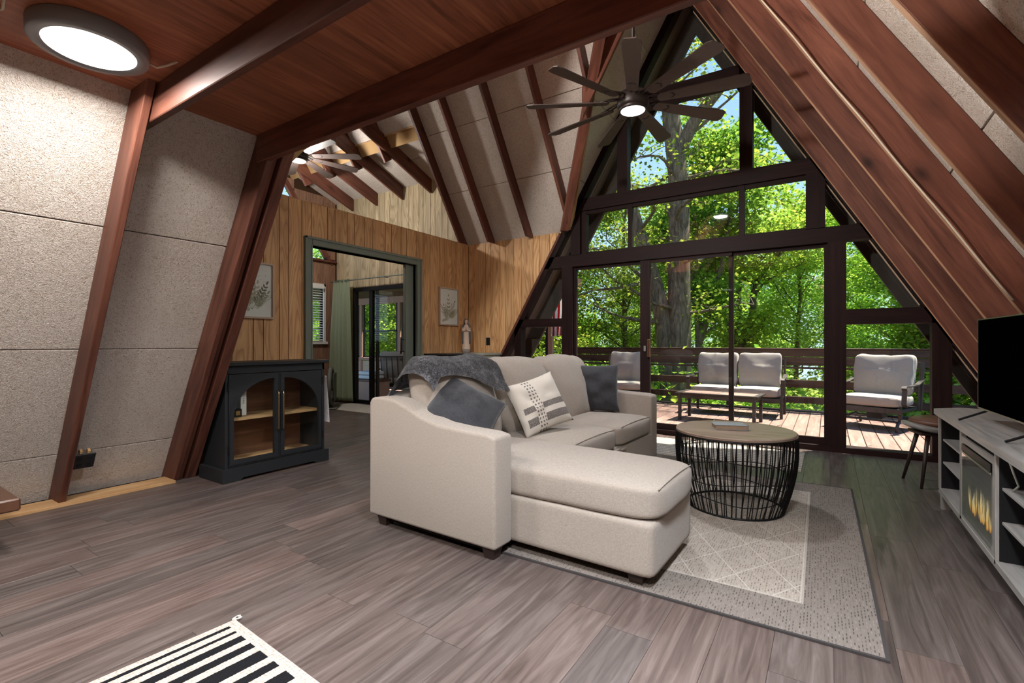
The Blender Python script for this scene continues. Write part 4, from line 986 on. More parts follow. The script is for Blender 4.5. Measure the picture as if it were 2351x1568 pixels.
# --- wall plates ---
ol = thing('wall_switch', 'black switch plate on the board wall beside the statuette', 'switch', (-4.27, YG, 1.13)); box('plate', (-.036, -.008, -.06), (.036, 0, .06), 'black_plastic', ol, .003); box('rocker', (-.018, -.012, -.03), (.018, -.008, .03), 'black_inside', ol, .002); box('top_edge', (-.034, -.009, .056), (.034, -.001, .062), 'white_paint', ol, .001)
ou = thing('outlet_box', 'black double outlet box fixed low on the leaning rafter', 'outlet', (-4.235, 1.145, .30)); ou.rotation_euler = (0, R(30), 0)
box('plate', (.0, -.062, -.06), (.008, .055, .06), 'black_plastic', ou, .003); box('metal_box', (-.055, -.05, -.05), (.0, .045, .05), 'silver', ou, .002)
for y in (-.03, .012): box('clamp', (-.04, y, .05), (-.01, y + .016, .075), 'raw_pine', ou, .002)
for y in (-.04, .012):
    for z in (-.04, .012): box('socket', (.008, y, z), (.0095, y + .026, z + .028), 'black_inside', ou, .001)
# --- step / bench end, lower left ---
bn = thing('wooden_bench', 'glossy dark wood bench end at the lower left edge under the slope', 'bench', (-3.75, .2, 0))
box('seat', (-.32, -1.1, .235), (.26, .49, .30), 'gloss_wood', bn, .008)
for y in (-.9, .25): box('leg', (-.28, y, .0), (.16, y + .06, .235), 'gloss_wood', bn, .004)

# --- television stand with electric fire (front faces -x) ---
tv = thing('tv_stand', 'grey wood television stand with a built in electric fireplace', 'tv stand', (.62, 4.26, 0))
SH = .66; LN = -1.95; D = .42
prism('top', [(-.02, .02), (-.02, LN - .02), (D, LN - .02), (D, .02), (.17, .15)][:3] + [(D, .12), (.14, .17)], [], (0, 0, SH - .035), (1, 0, 0), (0, 1, 0), .035, 'stand_wood', tv)
ys = [0, -.64, -1.31, LN]
for y in (0, -.62, -1.29, LN + .02): box('upright', (.0, y, .12), (D - .02, y - .022, SH - .035), 'stand_wood', tv, .002)
box('upright', (.0, -.66, .12), (.04, -.635, SH - .035), 'stand_wood', tv, .002)
box('bottom_board', (.0, 0, .105), (D - .02, LN, .14), 'stand_wood', tv, .003)
box('back_board', (D - .02, 0, .12), (D - .01, LN, SH - .035), 'black_inside', tv, 0)
for a, b in ((-.022, -.62), (-1.312, LN + .02)):
    box('inner_lining', (.012, a, .14), (D - .02, a - .004, SH - .036), 'black_inside', tv, 0); box('inner_lining', (.012, b, .14), (D - .02, b + .004, SH - .036), 'black_inside', tv, 0)
    for z in (.305, .455): s = box('shelf', (.02, a - .004, z), (D - .02, b + .004, z + .012), 'stand_wood', tv, .001)
for x, y in ((.01, -.0), (.01, LN + .05), (D - .07, -.0), (D - .07, LN + .05)): box('foot', (x, y, 0), (x + .05, y - .05, .105), 'stand_wood', tv, .002)
fp = box('fireplace', (.02, -.665, .15), (.30, -1.285, SH - .05), 'black_inside', tv, .002)
prism('fire_frame', [(-.655, .145), (-1.285, .145), (-1.285, .585), (-.655, .585)], [[(-.685, .165), (-1.255, .165), (-1.255, .555), (-.685, .555)]], (.002, 0, 0), (0, 1, 0), (0, 0, 1), .014, 'stand_wood', fp)
box('vent', (.0, -.69, .515), (-.004, -1.25, .55), 'black_plastic', fp, .002); box('trim_bar', (-.006, -.685, .50), (-.0, -1.255, .512), 'silver', fp, .002)
box('screen', (.014, -.68, .165), (.018, -1.26, .50), 'seat_grey', fp, .001)
box('fire_glass', (-.002, -.685, .165), (.000, -1.255, .50), 'glass', fp, 0)
fr = random.Random(3)
for k in range(26):
    y = -.76 - .42 * fr.random(); h = .05 + .13 * fr.random() * (1 - abs((y + .97) / .3) * .5); w = .006 + .008 * fr.random(); z = .205 + fr.random() * .02
    bm = bmesh.new(); uvl = bm.loops.layers.uv.new('UVMap'); L = []
    prof2 = [(0, 0), (.18, .8), (.4, 1), (.65, .6), (.85, .25), (1, 0)]
    pts = [(w * q, t * h) for t, q in prof2] + [(-w * q, t * h) for t, q in prof2[-2:0:-1]]
    vs = [bm.verts.new((.012 - .0003 * (k % 5), y + p[0] + .006 * math.sin(p[1] * 40 + k), z + p[1])) for p in pts]; f = bm.faces.new(vs)
    for lp, p in zip(f.loops, pts): lp[uvl].uv = (.5, p[1] / h)
    link('flame', frombm(bm), 'flame', fp)
tube('fallen_cord', [(.02, -1.42, SH - .06), (.03, -1.44, .55), (.05, -1.41, .50), (.04, -1.38, .47)], .004, 'pale_plastic', tv)
# --- television ---
tl = thing('television', 'flat black television with a thin silver rim on the grey stand', 'television', (.725, 3.805, SH), R(2.6))
box('panel', (.006, 0, .065), (.035, -.97, .575), 'black_plastic', tl, .004); box('screen', (.003, -.006, .073), (.007, -.964, .570), 'screen_black', tl, 0)
prism('bezel', [(.0, .065), (-.97, .065), (-.97, .577), (0, .577)], [[(-.005, .074), (-.965, .074), (-.965, .572), (-.005, .572)]], (.001, 0, 0), (0, 1, 0), (0, 0, 1), .012, 'silver', tl)
box('rear_housing', (.035, -.15, .10), (.075, -.82, .40), 'black_plastic', tl, .01)
for y in (-.13, -.84):
    bm = bmesh.new(); 
    for dx in (-.13, .13): tubebm(bm, [(.02, y, .07), (dx + .02, y + .0, .006)], .006, 6)
    link('foot', frombm(bm), 'black_metal', tl)
# --- stool ---
sl_ = thing('stool', 'stool with a round brown cushion on four dark splayed legs by the stand', 'stool', (.70, 4.92, 0), R(15))
for a in (45, 135, 225, 315):
    c, s = math.cos(R(a)), math.sin(R(a)); tube('leg', [(c * .11, s * .11, .42), (c * .215, s * .215, .0)], [.017, .010], 'stool_leg', sl_, 10)
softbox('seat', (-.19, -.17, .415), (.19, .17, .465), 'seat_grey', sl_, 4, (0, 0, .004), n=14, wr=0, fn=lambda q, u: Vector((q.x, q.y, q.z + .03 * abs(u.x) ** 2)))
box('seat_frame', (-.14, -.12, .395), (.14, .12, .418), 'stool_leg', sl_, .008)
lathe('cushion', [(0, .520), (.10, .524), (.15, .520), (.178, .505), (.186, .487), (.178, .470), (.15, .462), (0, .462)], 'seat_leather', sl_, 40, cen=(.03, .02, 0))
tube('piping', [(.03 + .178 * math.cos(a), .02 + .178 * math.sin(a), .506) for a in np.linspace(0, 2 * math.pi, 41)[:-1]], .003, 'seat_leather', sl_, 6, True)
# cable stapled along a right-hand rafter
cp = []
for k in range(40):
    z = 1.4 + k * .09; p = ptr(z, 3.53, -DR - .004); p = p + Vector((0, -.010 + .008 * math.sin(k * .9), 0)); cp.append(p)
tag(tube('rafter_cable', cp, .0045, 'cream_cable'), 'pale cable running up the edge of the fourth right rafter from the window', 'cable')
# --- far room things ---
cu = thing('curtain', 'sage green curtain hanging at the left end of the far room rod', 'curtain', (-7.50, 5.70, 2.27))
link('cloth', cloth('cloth', .50, 2.22, 'curtain_fabric', 5, .035, .36, 30, topw=.95), 'curtain_fabric', cu, smooth=True)
cr = thing('curtain_rod', 'dark curtain rod above the far room sliding door', 'curtain rod', (-6.6, 5.70, 2.245)); tube('rod', [(-1.2, 0, 0), (1.85, 0, 0)], .011, 'trim_green', cr)
for x in (-1.15, .2, 1.8): tube('bracket', [(x, 0, 0), (x, .13, 0)], .007, 'trim_green', cr)
tube('joint', [(.05, 0, 0), (.12, 0, 0)], .015, 'trim_green', cr)
ff = thing('floor_fan', 'large round grey floor fan standing beside the green curtain', 'fan', (-7.05, 5.15, 0), R(-42))
tube('rim', [(.30 * math.cos(a), -.0, .36 + .30 * math.sin(a)) for a in np.linspace(0, 2 * math.pi, 41)[:-1]], .035, 'fan_grey', ff, 10, True)
for k, rr in enumerate((.08, .13, .18, .23, .27)): tube('guard_ring', [(rr * math.cos(a), -.06 + rr * .12, .36 + rr * math.sin(a)) for a in np.linspace(0, 2 * math.pi, 33)[:-1]], .002, 'black_metal', ff, 4, True)
for k in range(5):
    a = k * 2 * math.pi / 5 + .9; c, s = math.cos(a), math.sin(a)
    pts = [(.04, -.03), (.12, -.085), (.24, -.07), (.27, .0), (.20, .05), (.08, .04)]
    prism('blade', [(x * c - y * s, x * s + y * c) for x, y in pts], [], (0, .01, .36), (1, 0, 0), (0, .12, 1), .004, 'pale_plastic', ff)
tube('hub', [(0, -.07, .36), (0, .05, .36)], .055, 'pale_plastic', ff, 20); tube('badge', [(0, -.078, .36), (0, -.07, .36)], .035, 'black_plastic', ff, 20)
box('base', (-.25, -.12, 0), (.25, .12, .03), 'fan_grey', ff, .01); box('back_cover', (-.20, .05, .12), (.20, .07, .60), 'fan_grey', ff, .03)
lathe('side_knob', [(0, -.03), (.02, -.03), (.025, 0), (0, .01)], 'white_paint', ff, 14, cen=(.28, -.05, .2))
# ================================================================== DECK AND PORCH
DZK = -.12
deck = struct(box('deck', (-5.1, 5.99, DZK - .20), (2.7, 10.0, DZK - .035), 'black_inside', None, 0))
x = -5.05
while x < 2.6:
    plank('board', (x + .08, 6.0, DZK - .015), (x + .08, 9.94, DZK - .015), (1, 0, 0), .152, .03, 'deck_board', deck, bev=.004); x += .160
plank('edge_board', (-5.1, 10.02, DZK - .0), (2.7, 10.02, DZK - .0), (0, 1, 0), .12, .06, 'soffit', deck, bev=.006)
rail = thing('deck_railing', 'brown horizontal board railing along the outer edge of the deck', 'railing', (-1.2, 10.1, DZK))
def rb(nm, y, z0, z1, t=.04, x0=-4.0, x1=3.95): return plank(nm, (x0, y, (z0 + z1) / 2 - DZK), (x1, y, (z0 + z1) / 2 - DZK), (0, 1, 0), t, z1 - z0, 'rail_board', rail, bev=.005)
rb('rail', 0, .86, .99); rb('rail', 0, .70, .848); rb('ledge', -.06, .645, .675, .16); rb('rail', 0, .30, .44); rb('rail', 0, .02, .14); rb('cap', 0, .99, 1.012, .09)
for x in (-3.9, -2.2, -.45, 1.35, 3.15, 3.85): box('post', (x, .03, -.3), (x + .10, .13, 1.10), 'rail_board', rail, .006)
for z0, z1 in ((.86, .99), (.70, .848), (.30, .44), (.02, .14)): plank('side_rail', (3.9, 0, (z0 + z1) / 2 - DZK), (3.9, -3.9, (z0 + z1) / 2 - DZK), (1, 0, 0), .04, z1 - z0, 'rail_board', rail, bev=.005)
# fallen twigs on the deck
twr = random.Random(4)
for k, (x, y) in enumerate(((-.62, 8.05), (-1.0, 8.75), (.35, 6.95), (.62, 6.62), (.15, 7.7), (-1.3, 9.2), (1.0, 7.2))):
    bm = bmesh.new(); a = twr.random() * 6
    pts = [(math.cos(a) * t + .02 * math.sin(9 * t), math.sin(a) * t, .006 + .01 * twr.random()) for t in np.linspace(0, .13, 5)]; tubebm(bm, pts, [.004, .0035, .003, .0025, .002], 5); tubebm(bm, [pts[2], (pts[2][0] + .03, pts[2][1] + .04, .012)], .002, 5)
    o = link('twig', frombm(bm), 'bark'); o.location = (x, y, DZK); tag(o, 'small brown twig fallen on the deck boards', 'twig', 'twigs fallen on the deck')
# patio furniture ---------------------------------------------------
def backpad(par, x0, x1, y, z0, z1, seed): 
    def f(q, u):
        q.y += .10 * (q.z / (z1 - z0)); q.z -= .03 * (1 - abs(u.x) ** 2) * (u.z > .3); q.x *= 1 + .02 * u.z; return q
    return softbox('back_cushion', (x0, y - .085, z0), (x1, y + .085, z1), 'patio_fabric', par, 8, (0, .05, 0), n=18, wr=.012, seed=seed, fn=f)
def patio_seat(name, label, loc, rz, w, n, rocker=False, grp=None):
    """front faces -y, origin on the deck under the middle"""
    t = thing(name, label, 'patio seat', loc, rz, grp); hw = w / 2; D2 = .36
    m = 'patio_metal'; zt = .40
    for k in range(n):
        a, b = -hw + .05 + k * (w - .1) / n, -hw + .05 + (k + 1) * (w - .1) / n
        softbox('seat_cushion', (a, -.35, .335), (b, .30, .475), 'patio_fabric', t, 7, (.0, .01, .012), n=14, wr=.004, seed=k + 20)
        backpad(t, a + .01, b - .01, .25, .46, 1.07, 30 + k)
        tube('piping', [(a + .02, -.345, .463), (b - .02, -.345, .463)], .004, 'patio_fabric', t, 6)
    box('seat_frame', (-hw + .03, -.34, .27), (hw - .03, .34, .315), m, t, .006); box('apron', (-hw + .03, -.35, .25), (hw - .03, -.325, .325), m, t, .004)
    for s in (-1, 1):
        x = s * (hw - .0)
        # flat curved arm: rises from the seat front, sweeps back
        P = [(x, -.30, .36), (x, -.36, .40), (x, -.345, .50), (x, -.33, .58), (x, -.36, .615), (x, -.33, .635), (x, -.10, .625), (x, .15, .635), (x, .34, .68), (x, .40, .69)]
        if not rocker: P = [(x, -.32, .38), (x, -.325, .50), (x, -.33, .60), (x, -.37, .63), (x, -.33, .645), (x, -.10, .635), (x, .15, .64), (x, .36, .68)]
        bm = bmesh.new(); prev = None
        for i, p in enumerate(P):
            q = Vector(P[min(i + 1, len(P) - 1)]) - Vector(P[max(i - 1, 0)]); nrm = Vector((0, -q.z, q.y)).normalized() * .008
            ring = [bm.verts.new(Vector(p) + Vector((dx, 0, 0)) + nrm * sgn) for dx, sgn in ((-.028, -1), (.028, -1), (.028, 1), (-.028, 1))]
            if prev:
                for k in range(4): bm.faces.new((prev[k], prev[(k + 1) % 4], ring[(k + 1) % 4], ring[k]))
            else: bm.faces.new(ring[::-1])
            prev = ring
        bm.faces.new(prev); bmesh.ops.recalc_face_normals(bm, faces=bm.faces[:]); link('arm', frombm(bm), m, t)
        plank('back_post', (x * .97, .33, .25), (x * .97, .46, .95), (1, 0, 0), .035, .045, m, t)
    plank('back_rail', (-hw * .97, .46, .93), (hw * .97, .46, .93), (0, 0, 1), .035, .03, m, t)
    for k in range(int(w / .12)): xk = -hw + .08 + k * .12; plank('back_slat', (xk, .34, .33), (xk, .45, .92), (1, 0, 0), .02, .012, m, t)
    if rocker:
        for s in (-1, 1):
            x = s * (hw - .07); plank('stem', (x, -.25, .13), (x, -.27, .36), (1, 0, 0), .04, .05, m, t)
            tube('runner', [(x, -.40, .015), (x, -.385, .08), (x, -.33, .135), (x, -.22, .15), (x, 0, .14), (x, .22, .16), (x, .36, .13), (x, .42, .015)], .020, m, t)
        for y in (-.28, .25): tube('cross_bar', [(-hw + .07, y, .14), (hw - .07, y, .14)], .014, m, t)
        box('spring', (-.10, -.1, .14), (.10, .1, .26), m, t, .01)
    else:
        for sx_ in (-1, 1):
            for y in (-.32, .34): 
                x = sx_ * (hw - .02); plank('leg', (x, y, 0), (x, y, .38 if y < 0 else .30), (1, 0, 0), .042, .042, m, t)
                for z in (.10, .24): box('ring', (x - .026, y - .026, z), (x + .026, y + .026, z + .012), m, t, .002)
    return t
patio_seat('patio_loveseat', 'two-seat metal garden sofa with light grey cushions behind the patio table', (-1.33, 9.15, DZK), R(0), 1.46, 2)
patio_seat('patio_armchair', 'metal armchair with grey cushions on the deck left of the patio sofa', (-3.28, 9.1, DZK), R(14), .80, 1, True)
patio_seat('patio_armchair', 'metal rocking armchair with grey cushions on the deck right of the patio sofa', (.60, 8.75, DZK), R(-22), .84, 1, True)
pt = thing('patio_table', 'low rectangular metal coffee table in front of the patio sofa', 'patio table', (-1.42, 8.12, DZK), R(-4))
TT = .44
prism('top_frame', [(-.60, -.30), (.60, -.30), (.60, .30), (-.60, .30)], [[(-.53, -.23), (.53, -.23), (.53, .23), (-.53, .23)]], (0, 0, TT - .02), (1, 0, 0), (0, 1, 0), .02, 'patio_metal', pt)
for k in range(2): box('tile', (-.525 + k * .53, -.225, TT - .018), (-.525 + k * .53 + .52, .225, TT - .004), 'deck_board', pt, .003)
box('apron', (-.55, -.26, TT - .09), (.55, -.24, TT - .02), 'patio_metal', pt, .003); box('apron', (-.55, .24, TT - .09), (.55, .26, TT - .02), 'patio_metal', pt, .003)
for x in (-.54, .54):
    box('apron', (x - .01, -.25, TT - .09), (x + .01, .25, TT - .02), 'patio_metal', pt, .003)
    for y in (-.25, .25):
        plank('leg', (x, y, 0), (x, y, TT - .02), (1, 0, 0), .045, .045, 'patio_metal', pt)
        for z in (.12, .26): box('ring', (x - .03, y - .03, z), (x + .03, y + .03, z + .014), 'patio_metal', pt, .003)
# screened porch left of the deck ------------------------------------
porch = struct(bpy.data.objects.new('porch', None)); C.objects.link(porch)
box('porch_floor', (-13, 5.98, DZK - .2), (-5.15, 9.3, DZK), 'deck_board', porch, 0)
box('porch_roof', (-13, 6.0, 2.38), (-4.55, 9.55, 2.47), 'rail_board', porch, .01)
plank('eave_board', (-4.52, 6.4, 2.42), (-4.52, 9.65, 2.42), (0, 0, 1), .17, .03, 'porch_pink', porch)
for (x, y) in ((-5.1, 9.25), (-5.1, 8.0), (-5.1, 6.9), (-6.6, 9.25), (-8.2, 9.25), (-9.75, 9.25), (-11.3, 9.25), (-12.9, 9.25)):
    box('post', (x, y - .05, DZK), (x + .1, y + .05, 2.38), 'porch_pink', porch, .005)
box('sill', (-12.9, 9.18, .62), (-5.0, 9.30, .70), 'porch_pink', porch, .005); box('sill', (-5.14, 6.2, .62), (-5.02, 9.2, .70), 'porch_pink', porch, .005)
box('beam', (-12.9, 9.18, 2.20), (-5.0, 9.30, 2.38), 'porch_pink', porch, .005)
for k in range(5): plank('siding_board', (-12.9, 9.24, DZK + .07 + k * .145), (-5.1, 9.24, DZK + .07 + k * .145), (0, 0, 1), .140, .025, 'siding' if k > 2 else 'porch_pink', porch, bev=.004)
for a, b in ((-6.5, -5.1), (-8.1, -6.6), (-9.65, -8.2), (-11.2, -9.75), (-12.8, -11.3)):
    for lo, hi in (((a + .05, 9.2, .70), (a + .11, 9.24, 2.2)), ((b - .06, 9.2, .70), (b, 9.24, 2.2)), ((a + .05, 9.2, 1.42), (b, 9.24, 1.47)), ((a + .05, 9.2, .70), (b, 9.24, .75))): box('screen_frame', lo, hi, 'black_metal', porch, .003)
pc = patio_seat('porch_chair', 'dark metal chair with pale cushions on the porch beyond the far sliding door', (-8.05, 7.6, DZK), R(-150), .66, 1)
bs = thing('porch_chest', 'red brown wooden chest on the porch behind the black door stile', 'chest', (-8.15, 6.95, DZK)); box('body', (-.35, -.2, .0), (.35, .2, .42), 'porch_pink', bs, .01); box('lid', (-.37, -.22, .42), (.37, .22, .46), 'beam_wood', bs, .006)
for k in range(2):
    q = softbox('folded_towel', (-8.4, 6.78, DZK + .462 + k * .085), (-7.9, 7.12, DZK + .545 + k * .085), 'white_cloth', None, 6, n=8); tag(q, ('lower', 'upper')[k] + ' folded white towel on the porch chest', 'towel', None)
# flag and hanging basket --------------------------------------------
fg = thing('flag', 'red and white striped flag hanging from the porch corner beside the window post', 'flag', (-4.72, 8.6, 2.25), R(20))
tube('pole', [(-.1, 0, .12), (.62, 0, -.06)], .012, 'raw_pine', fg)
for k in range(9):
    bm = bmesh.new(); G = []
    for j in range(13):
        v = j / 12; row = []
        for i in range(3):
            u = (k + i / 2) / 9; row.append(bm.verts.new((.02 + u * .46 - .10 * v * u, .05 * math.sin(u * 17 + v * 2) * (.3 + v), .04 - u * .12 - v * (1.05 - .15 * u))))
        G.append(row)
    for j in range(12):
        for i in range(2): bm.faces.new((G[j][i], G[j][i + 1], G[j + 1][i + 1], G[j + 1][i]))
    bmesh.ops.solidify(bm, geom=bm.faces[:], thickness=.003); link('stripe', frombm(bm), 'flag_red' if k % 2 else 'flag_white', fg, smooth=True)
hb = thing('hanging_basket', 'green hanging basket plant under the porch eave behind the left pane', 'plant', (-5.0, 8.1, 1.55))
lathe('pot', [(0, -.12), (.09, -.11), (.13, 0), (.12, .0), (0, -.02)], 'plant_green', hb, 16)
for k in range(3): a = k * 2.1; tube('chain', [(.12 * math.cos(a), .12 * math.sin(a), 0), (0, 0, .42)], .004, 'plant_green', hb, 5)
tube('hanger', [(0, 0, .42), (0, 0, .84)], .004, 'black_metal', hb, 5)
# ================================================================== FOREST
def mesh_arr(name, V, F4, mat, smooth=False):
    me = bpy.data.meshes.new(name); V = np.asarray(V, np.float32); F4 = np.asarray(F4, np.int32); k = F4.shape[1]
    me.vertices.add(len(V)); me.vertices.foreach_set('co', V.ravel()); me.loops.add(F4.size); me.loops.foreach_set('vertex_index', F4.ravel())
    me.polygons.add(len(F4)); me.polygons.foreach_set('loop_start', np.arange(len(F4), dtype=np.int32) * k); me.update(calc_edges=True); me.validate()
    me.materials.append(MATS[mat])
    if smooth: me.polygons.foreach_set('use_smooth', [True] * len(me.polygons))
    return me
def leaves(name, cen, spread, per, size, mat, seed=0, flat=.45):
    rg = np.random.default_rng(seed); cen = np.asarray(cen, float); n = len(cen) * per
    c = np.repeat(cen, per, 0) + rg.normal(0, 1, (n, 3)) * np.array([spread, spread, spread * flat])
    d = rg.normal(0, 1, (n, 3)); d[:, 2] = d[:, 2] * .5 - .25; d /= np.linalg.norm(d, axis=1)[:, None]
    nn = rg.normal(0, 1, (n, 3)) * .75; nn[:, 2] += 1; s = np.cross(nn, d); s /= np.linalg.norm(s, axis=1)[:, None] + 1e-9
    nz = np.cross(d, s); L = (size * (.6 + .8 * rg.random(n)))[:, None]; w = L * .42
    V = np.stack([c - d * L * .5, c + s * w + nz * L * .10, c + d * L * .5, c - s * w + nz * L * .10], 1).reshape(-1, 3)
    return mesh_arr(name, V, np.arange(n * 4).reshape(-1, 4), mat)
def limb_mesh(name, limbs, seg=8, mat='bark'):
    bm = bmesh.new()
    for pts, rr in limbs: tubebm(bm, pts, rr, seg if rr[0] > .05 else 5, cap=False)
    me = frombm(bm, name); me.materials.append(MATS[mat]); me.polygons.foreach_set('use_smooth', [True] * len(me.polygons)); return me
def wander(rg, p, d, L, r0, r1, n=7, up=.10, wig=.22):
    p = Vector(p); d = Vector(d).normalized(); pts = [p.copy()]; rr = [r0]
    for i in range(n):
        d = (d + Vector((rg.gauss(0, wig), rg.gauss(0, wig), rg.gauss(0, wig * .6) + up))).normalized(); p = p + d * (L / n); pts.append(p.copy()); rr.append(r0 + (r1 - r0) * (i + 1) / n)
    return pts, rr
def make_tree(seed, H, r, crown0, reach, nb, mat, per=26, size=.15, stems=None, clump=.42, lean=.05):
    """returns (trunk mesh, branch mesh, foliage mesh)"""
    rg = random.Random(seed); trunks = stems or [wander(rg, (0, 0, 0), (rg.gauss(0, lean), rg.gauss(0, lean), 1), H, r, r * .22, 10, .18, .07)]
    br, tips = [], []
    for k in range(nb):
        pts, rr = trunks[k % len(trunks)]; f = crown0 + (1 - crown0) * ((k + rg.random()) / nb); i = min(len(pts) - 2, int(f * (len(pts) - 1))); q = f * (len(pts) - 1) - i
        p = pts[i].lerp(pts[i + 1], q); rad = rr[i] * .5; a = k * 2.4 + rg.random(); ln = reach * (1.05 - .6 * abs(f - .55)) * rg.uniform(.7, 1.15)
        b = wander(rg, p, (math.cos(a), math.sin(a), .45 + .5 * f), ln, max(rad * .7, .03), .018, 6, .06, .25); br.append(b)
        for j in (2, 3, 4, 5, 6):
            for s in range(2):
                a2 = rg.random() * 6.3; t2 = wander(rg, b[0][j], (math.cos(a2), math.sin(a2), .3), ln * rg.uniform(.2, .42), .016, .006, 4, .03, .3); br.append(t2)
                tips += [t2[0][2], t2[0][3], t2[0][4]]
        tips.append(b[0][-1])
    for pts, rr in trunks: tips += [pts[-1] + Vector((rg.gauss(0, .4), rg.gauss(0, .4), rg.gauss(0, .3))) for _ in range(8)]
    return limb_mesh('trunk', trunks, 14), limb_mesh('branches', br, 6), leaves('foliage', [tuple(t) for t in tips], clump, per, size, mat, seed)
def plant(kind, meshes, label, cat, loc, rz, sc, grp):
    t = thing(kind, label, cat, loc, rz, grp); t.scale = (sc, sc, sc)
    for nm, me in zip(('trunk', 'branches', 'foliage'), meshes):
        if me is None: continue
        o = link(nm, me, None, t)
        if nm != 'trunk': stuff(o)
    return t
GZ = lambda x, y: -2.2 - .085 * max(0, y - 10) + .25 * math.sin(x * .5) * math.cos(y * .3)
# sloping forest floor
gx, gy = np.meshgrid(np.linspace(-75, 60, 60), np.linspace(5.5, 95, 45)); 
gv = [(x, y, GZ(x, y) + .02 * math.sin(x * 3 + y)) for x, y in zip(gx.ravel(), gy.ravel())]; gf = [(j * 60 + i, j * 60 + i + 1, (j + 1) * 60 + i + 1, (j + 1) * 60 + i) for j in range(44) for i in range(59)]
gr = link('forest_floor', mesh_arr('forest_floor', gv, gf, 'ground', True)); struct(gr)
T = [make_tree(11, 13, .20, .22, 3.6, 20, 'leaf', 48, .115), make_tree(12, 11, .16, .12, 3.2, 20, 'leaf', 48, .115), make_tree(13, 15, .22, .35, 4.2, 20, 'leaf_far', 34, .15), make_tree(14, 12, .15, .10, 3.4, 22, 'leaf_dark', 46, .12)]
bushes = []
for s, m in ((21, 'leaf'), (22, 'leaf_far'), (23, 'leaf')):
    rg = random.Random(s); st_ = [wander(rg, (rg.gauss(0, .15), rg.gauss(0, .15), 0), (rg.gauss(0, .5), rg.gauss(0, .5), 1), 2.0, .03, .008, 6, .05, .2) for _ in range(9)]
    tips = [tuple(p) for pts, _ in st_ for p in pts[1:]] + [(rg.gauss(0, .8), rg.gauss(0, .8), rg.uniform(.1, 1.9)) for _ in range(50)]
    bushes.append((limb_mesh('stems', st_, 5), leaves('foliage', tips, .32, 55, .085, m, s, .7)))
# the great double-stemmed oak just beyond the railing
def L(pts, r0, r1, n=4):
    """smooth polyline through the given points"""
    P = [Vector(p) for p in pts]; out = []
    for i in range(len(P) - 1):
        p0, p1, p2, p3 = P[max(i - 1, 0)], P[i], P[i + 1], P[min(i + 2, len(P) - 1)]
        for k in range(n):
            t = k / n; out.append(.5 * ((2 * p1) + (p2 - p0) * t + (2 * p0 - 5 * p1 + 4 * p2 - p3) * t * t + (3 * p1 - p0 - 3 * p2 + p3) * t ** 3))
    out.append(P[-1]); m = len(out) - 1
    return out, [r0 + (r1 - r0) * i / m for i in range(m + 1)]
oak_base = Vector((-2.95, 11.75, -2.6)); 
main = L([(0, 0, 0), (.02, 0, 1.2), (-.02, .05, 3.4), (-.03, .1, 5.5), (-.05, .1, 7.6), (-.25, .1, 9.6), (-.30, .2, 12), (-.1, .3, 15)], .33, .15)
left = L([(-.15, .0, .6), (-.22, .0, 2.6), (-.30, -.05, 3.6), (-.42, -.1, 4.6), (-.66, -.2, 5.6), (-1.0, -.4, 6.9), (-1.25, -.5, 8), (-1.6, -.5, 9.5)], .25, .11)
fork = L([(-.10, .1, 8.1), (.30, .1, 8.9), (.95, .2, 9.7), (1.5, .3, 10.6), (1.9, .5, 12.5)], .17, .07)
rg = random.Random(5); obr = []; otip = []
for (pts, rr), zs in ((main, (4.5, 5.5, 6.6, 7.4, 8.6, 9.6, 10.6, 11.4, 12.4, 13.4, 14.2)), (left, (4.2, 5.2, 6.2, 7.2, 8.2, 8.8)), (fork, (9.2, 9.9, 10.8, 11.6, 12.2))):
    for z in zs:
        p = min(pts, key=lambda q: abs(q.z - z))
        for s in range(2):
            a = rg.random() * 6.3; b = wander(rg, p, (math.cos(a), math.sin(a) * .8, .35), rg.uniform(1.5, 3.0), .05, .014, 7, .03, .3); obr.append(b)
            for j in (3, 4, 5, 6, 7):
                a2 = rg.random() * 6.3; t2 = wander(rg, b[0][j], (math.cos(a2), math.sin(a2), .1), rg.uniform(.4, .9), .012, .005, 4, 0, .3); obr.append(t2); otip += [tuple(q) for q in t2[0][2:]]
om = (limb_mesh('trunk', [main, left, fork], 18), limb_mesh('branches', obr, 6), leaves('foliage', otip, .22, 9, .09, 'leaf', 5))
plant('oak_tree', om, 'big grey-barked tree with two stems rising just beyond the deck railing', 'tree', oak_base, 0, 1, None)
# open-grown pale tree and slender dark tree seen through the right-hand door leaf
ps = L([(0, 0, 0), (.1, 0, 2), (.0, 0, 3.6), (.1, 0, 4.4)], .24, .17); p2 = L([(.1, 0, 4.2), (-.35, .1, 5.2), (-.9, .2, 6.1), (-1.8, .2, 6.9), (-2.6, .3, 8.2)], .14, .04); p3 = L([(.1, 0, 4.2), (.4, 0, 5.3), (.55, .1, 6.6), (1.3, .1, 7.6), (2.3, .2, 8.6)], .15, .04); p4 = L([(.05, 0, 4.6), (.0, .2, 6.2), (.15, .3, 8), (.0, .3, 10)], .11, .03)
pm = make_tree(31, 9, .2, .3, 2.3, 24, 'leaf', 26, .12, stems=[ps, p2, p3, p4], clump=.36)
plant('pale_tree', pm, 'pale-barked tree with spreading forked limbs seen through the middle of the glass door', 'tree', (-2.6, 18.5, -3.4), R(10), 1, None)
q1 = L([(0, 0, 0), (-.1, 0, 3), (-.15, 0, 5), (-.5, 0, 7), (-.6, .1, 10)], .17, .05); q2 = L([(-.12, 0, 4.2), (.3, 0, 5.6), (.7, .1, 7.6), (.8, .1, 10)], .11, .04)
qm = make_tree(32, 9, .2, .42, 2.2, 22, 'leaf_dark', 26, .11, stems=[q1, q2], clump=.32)
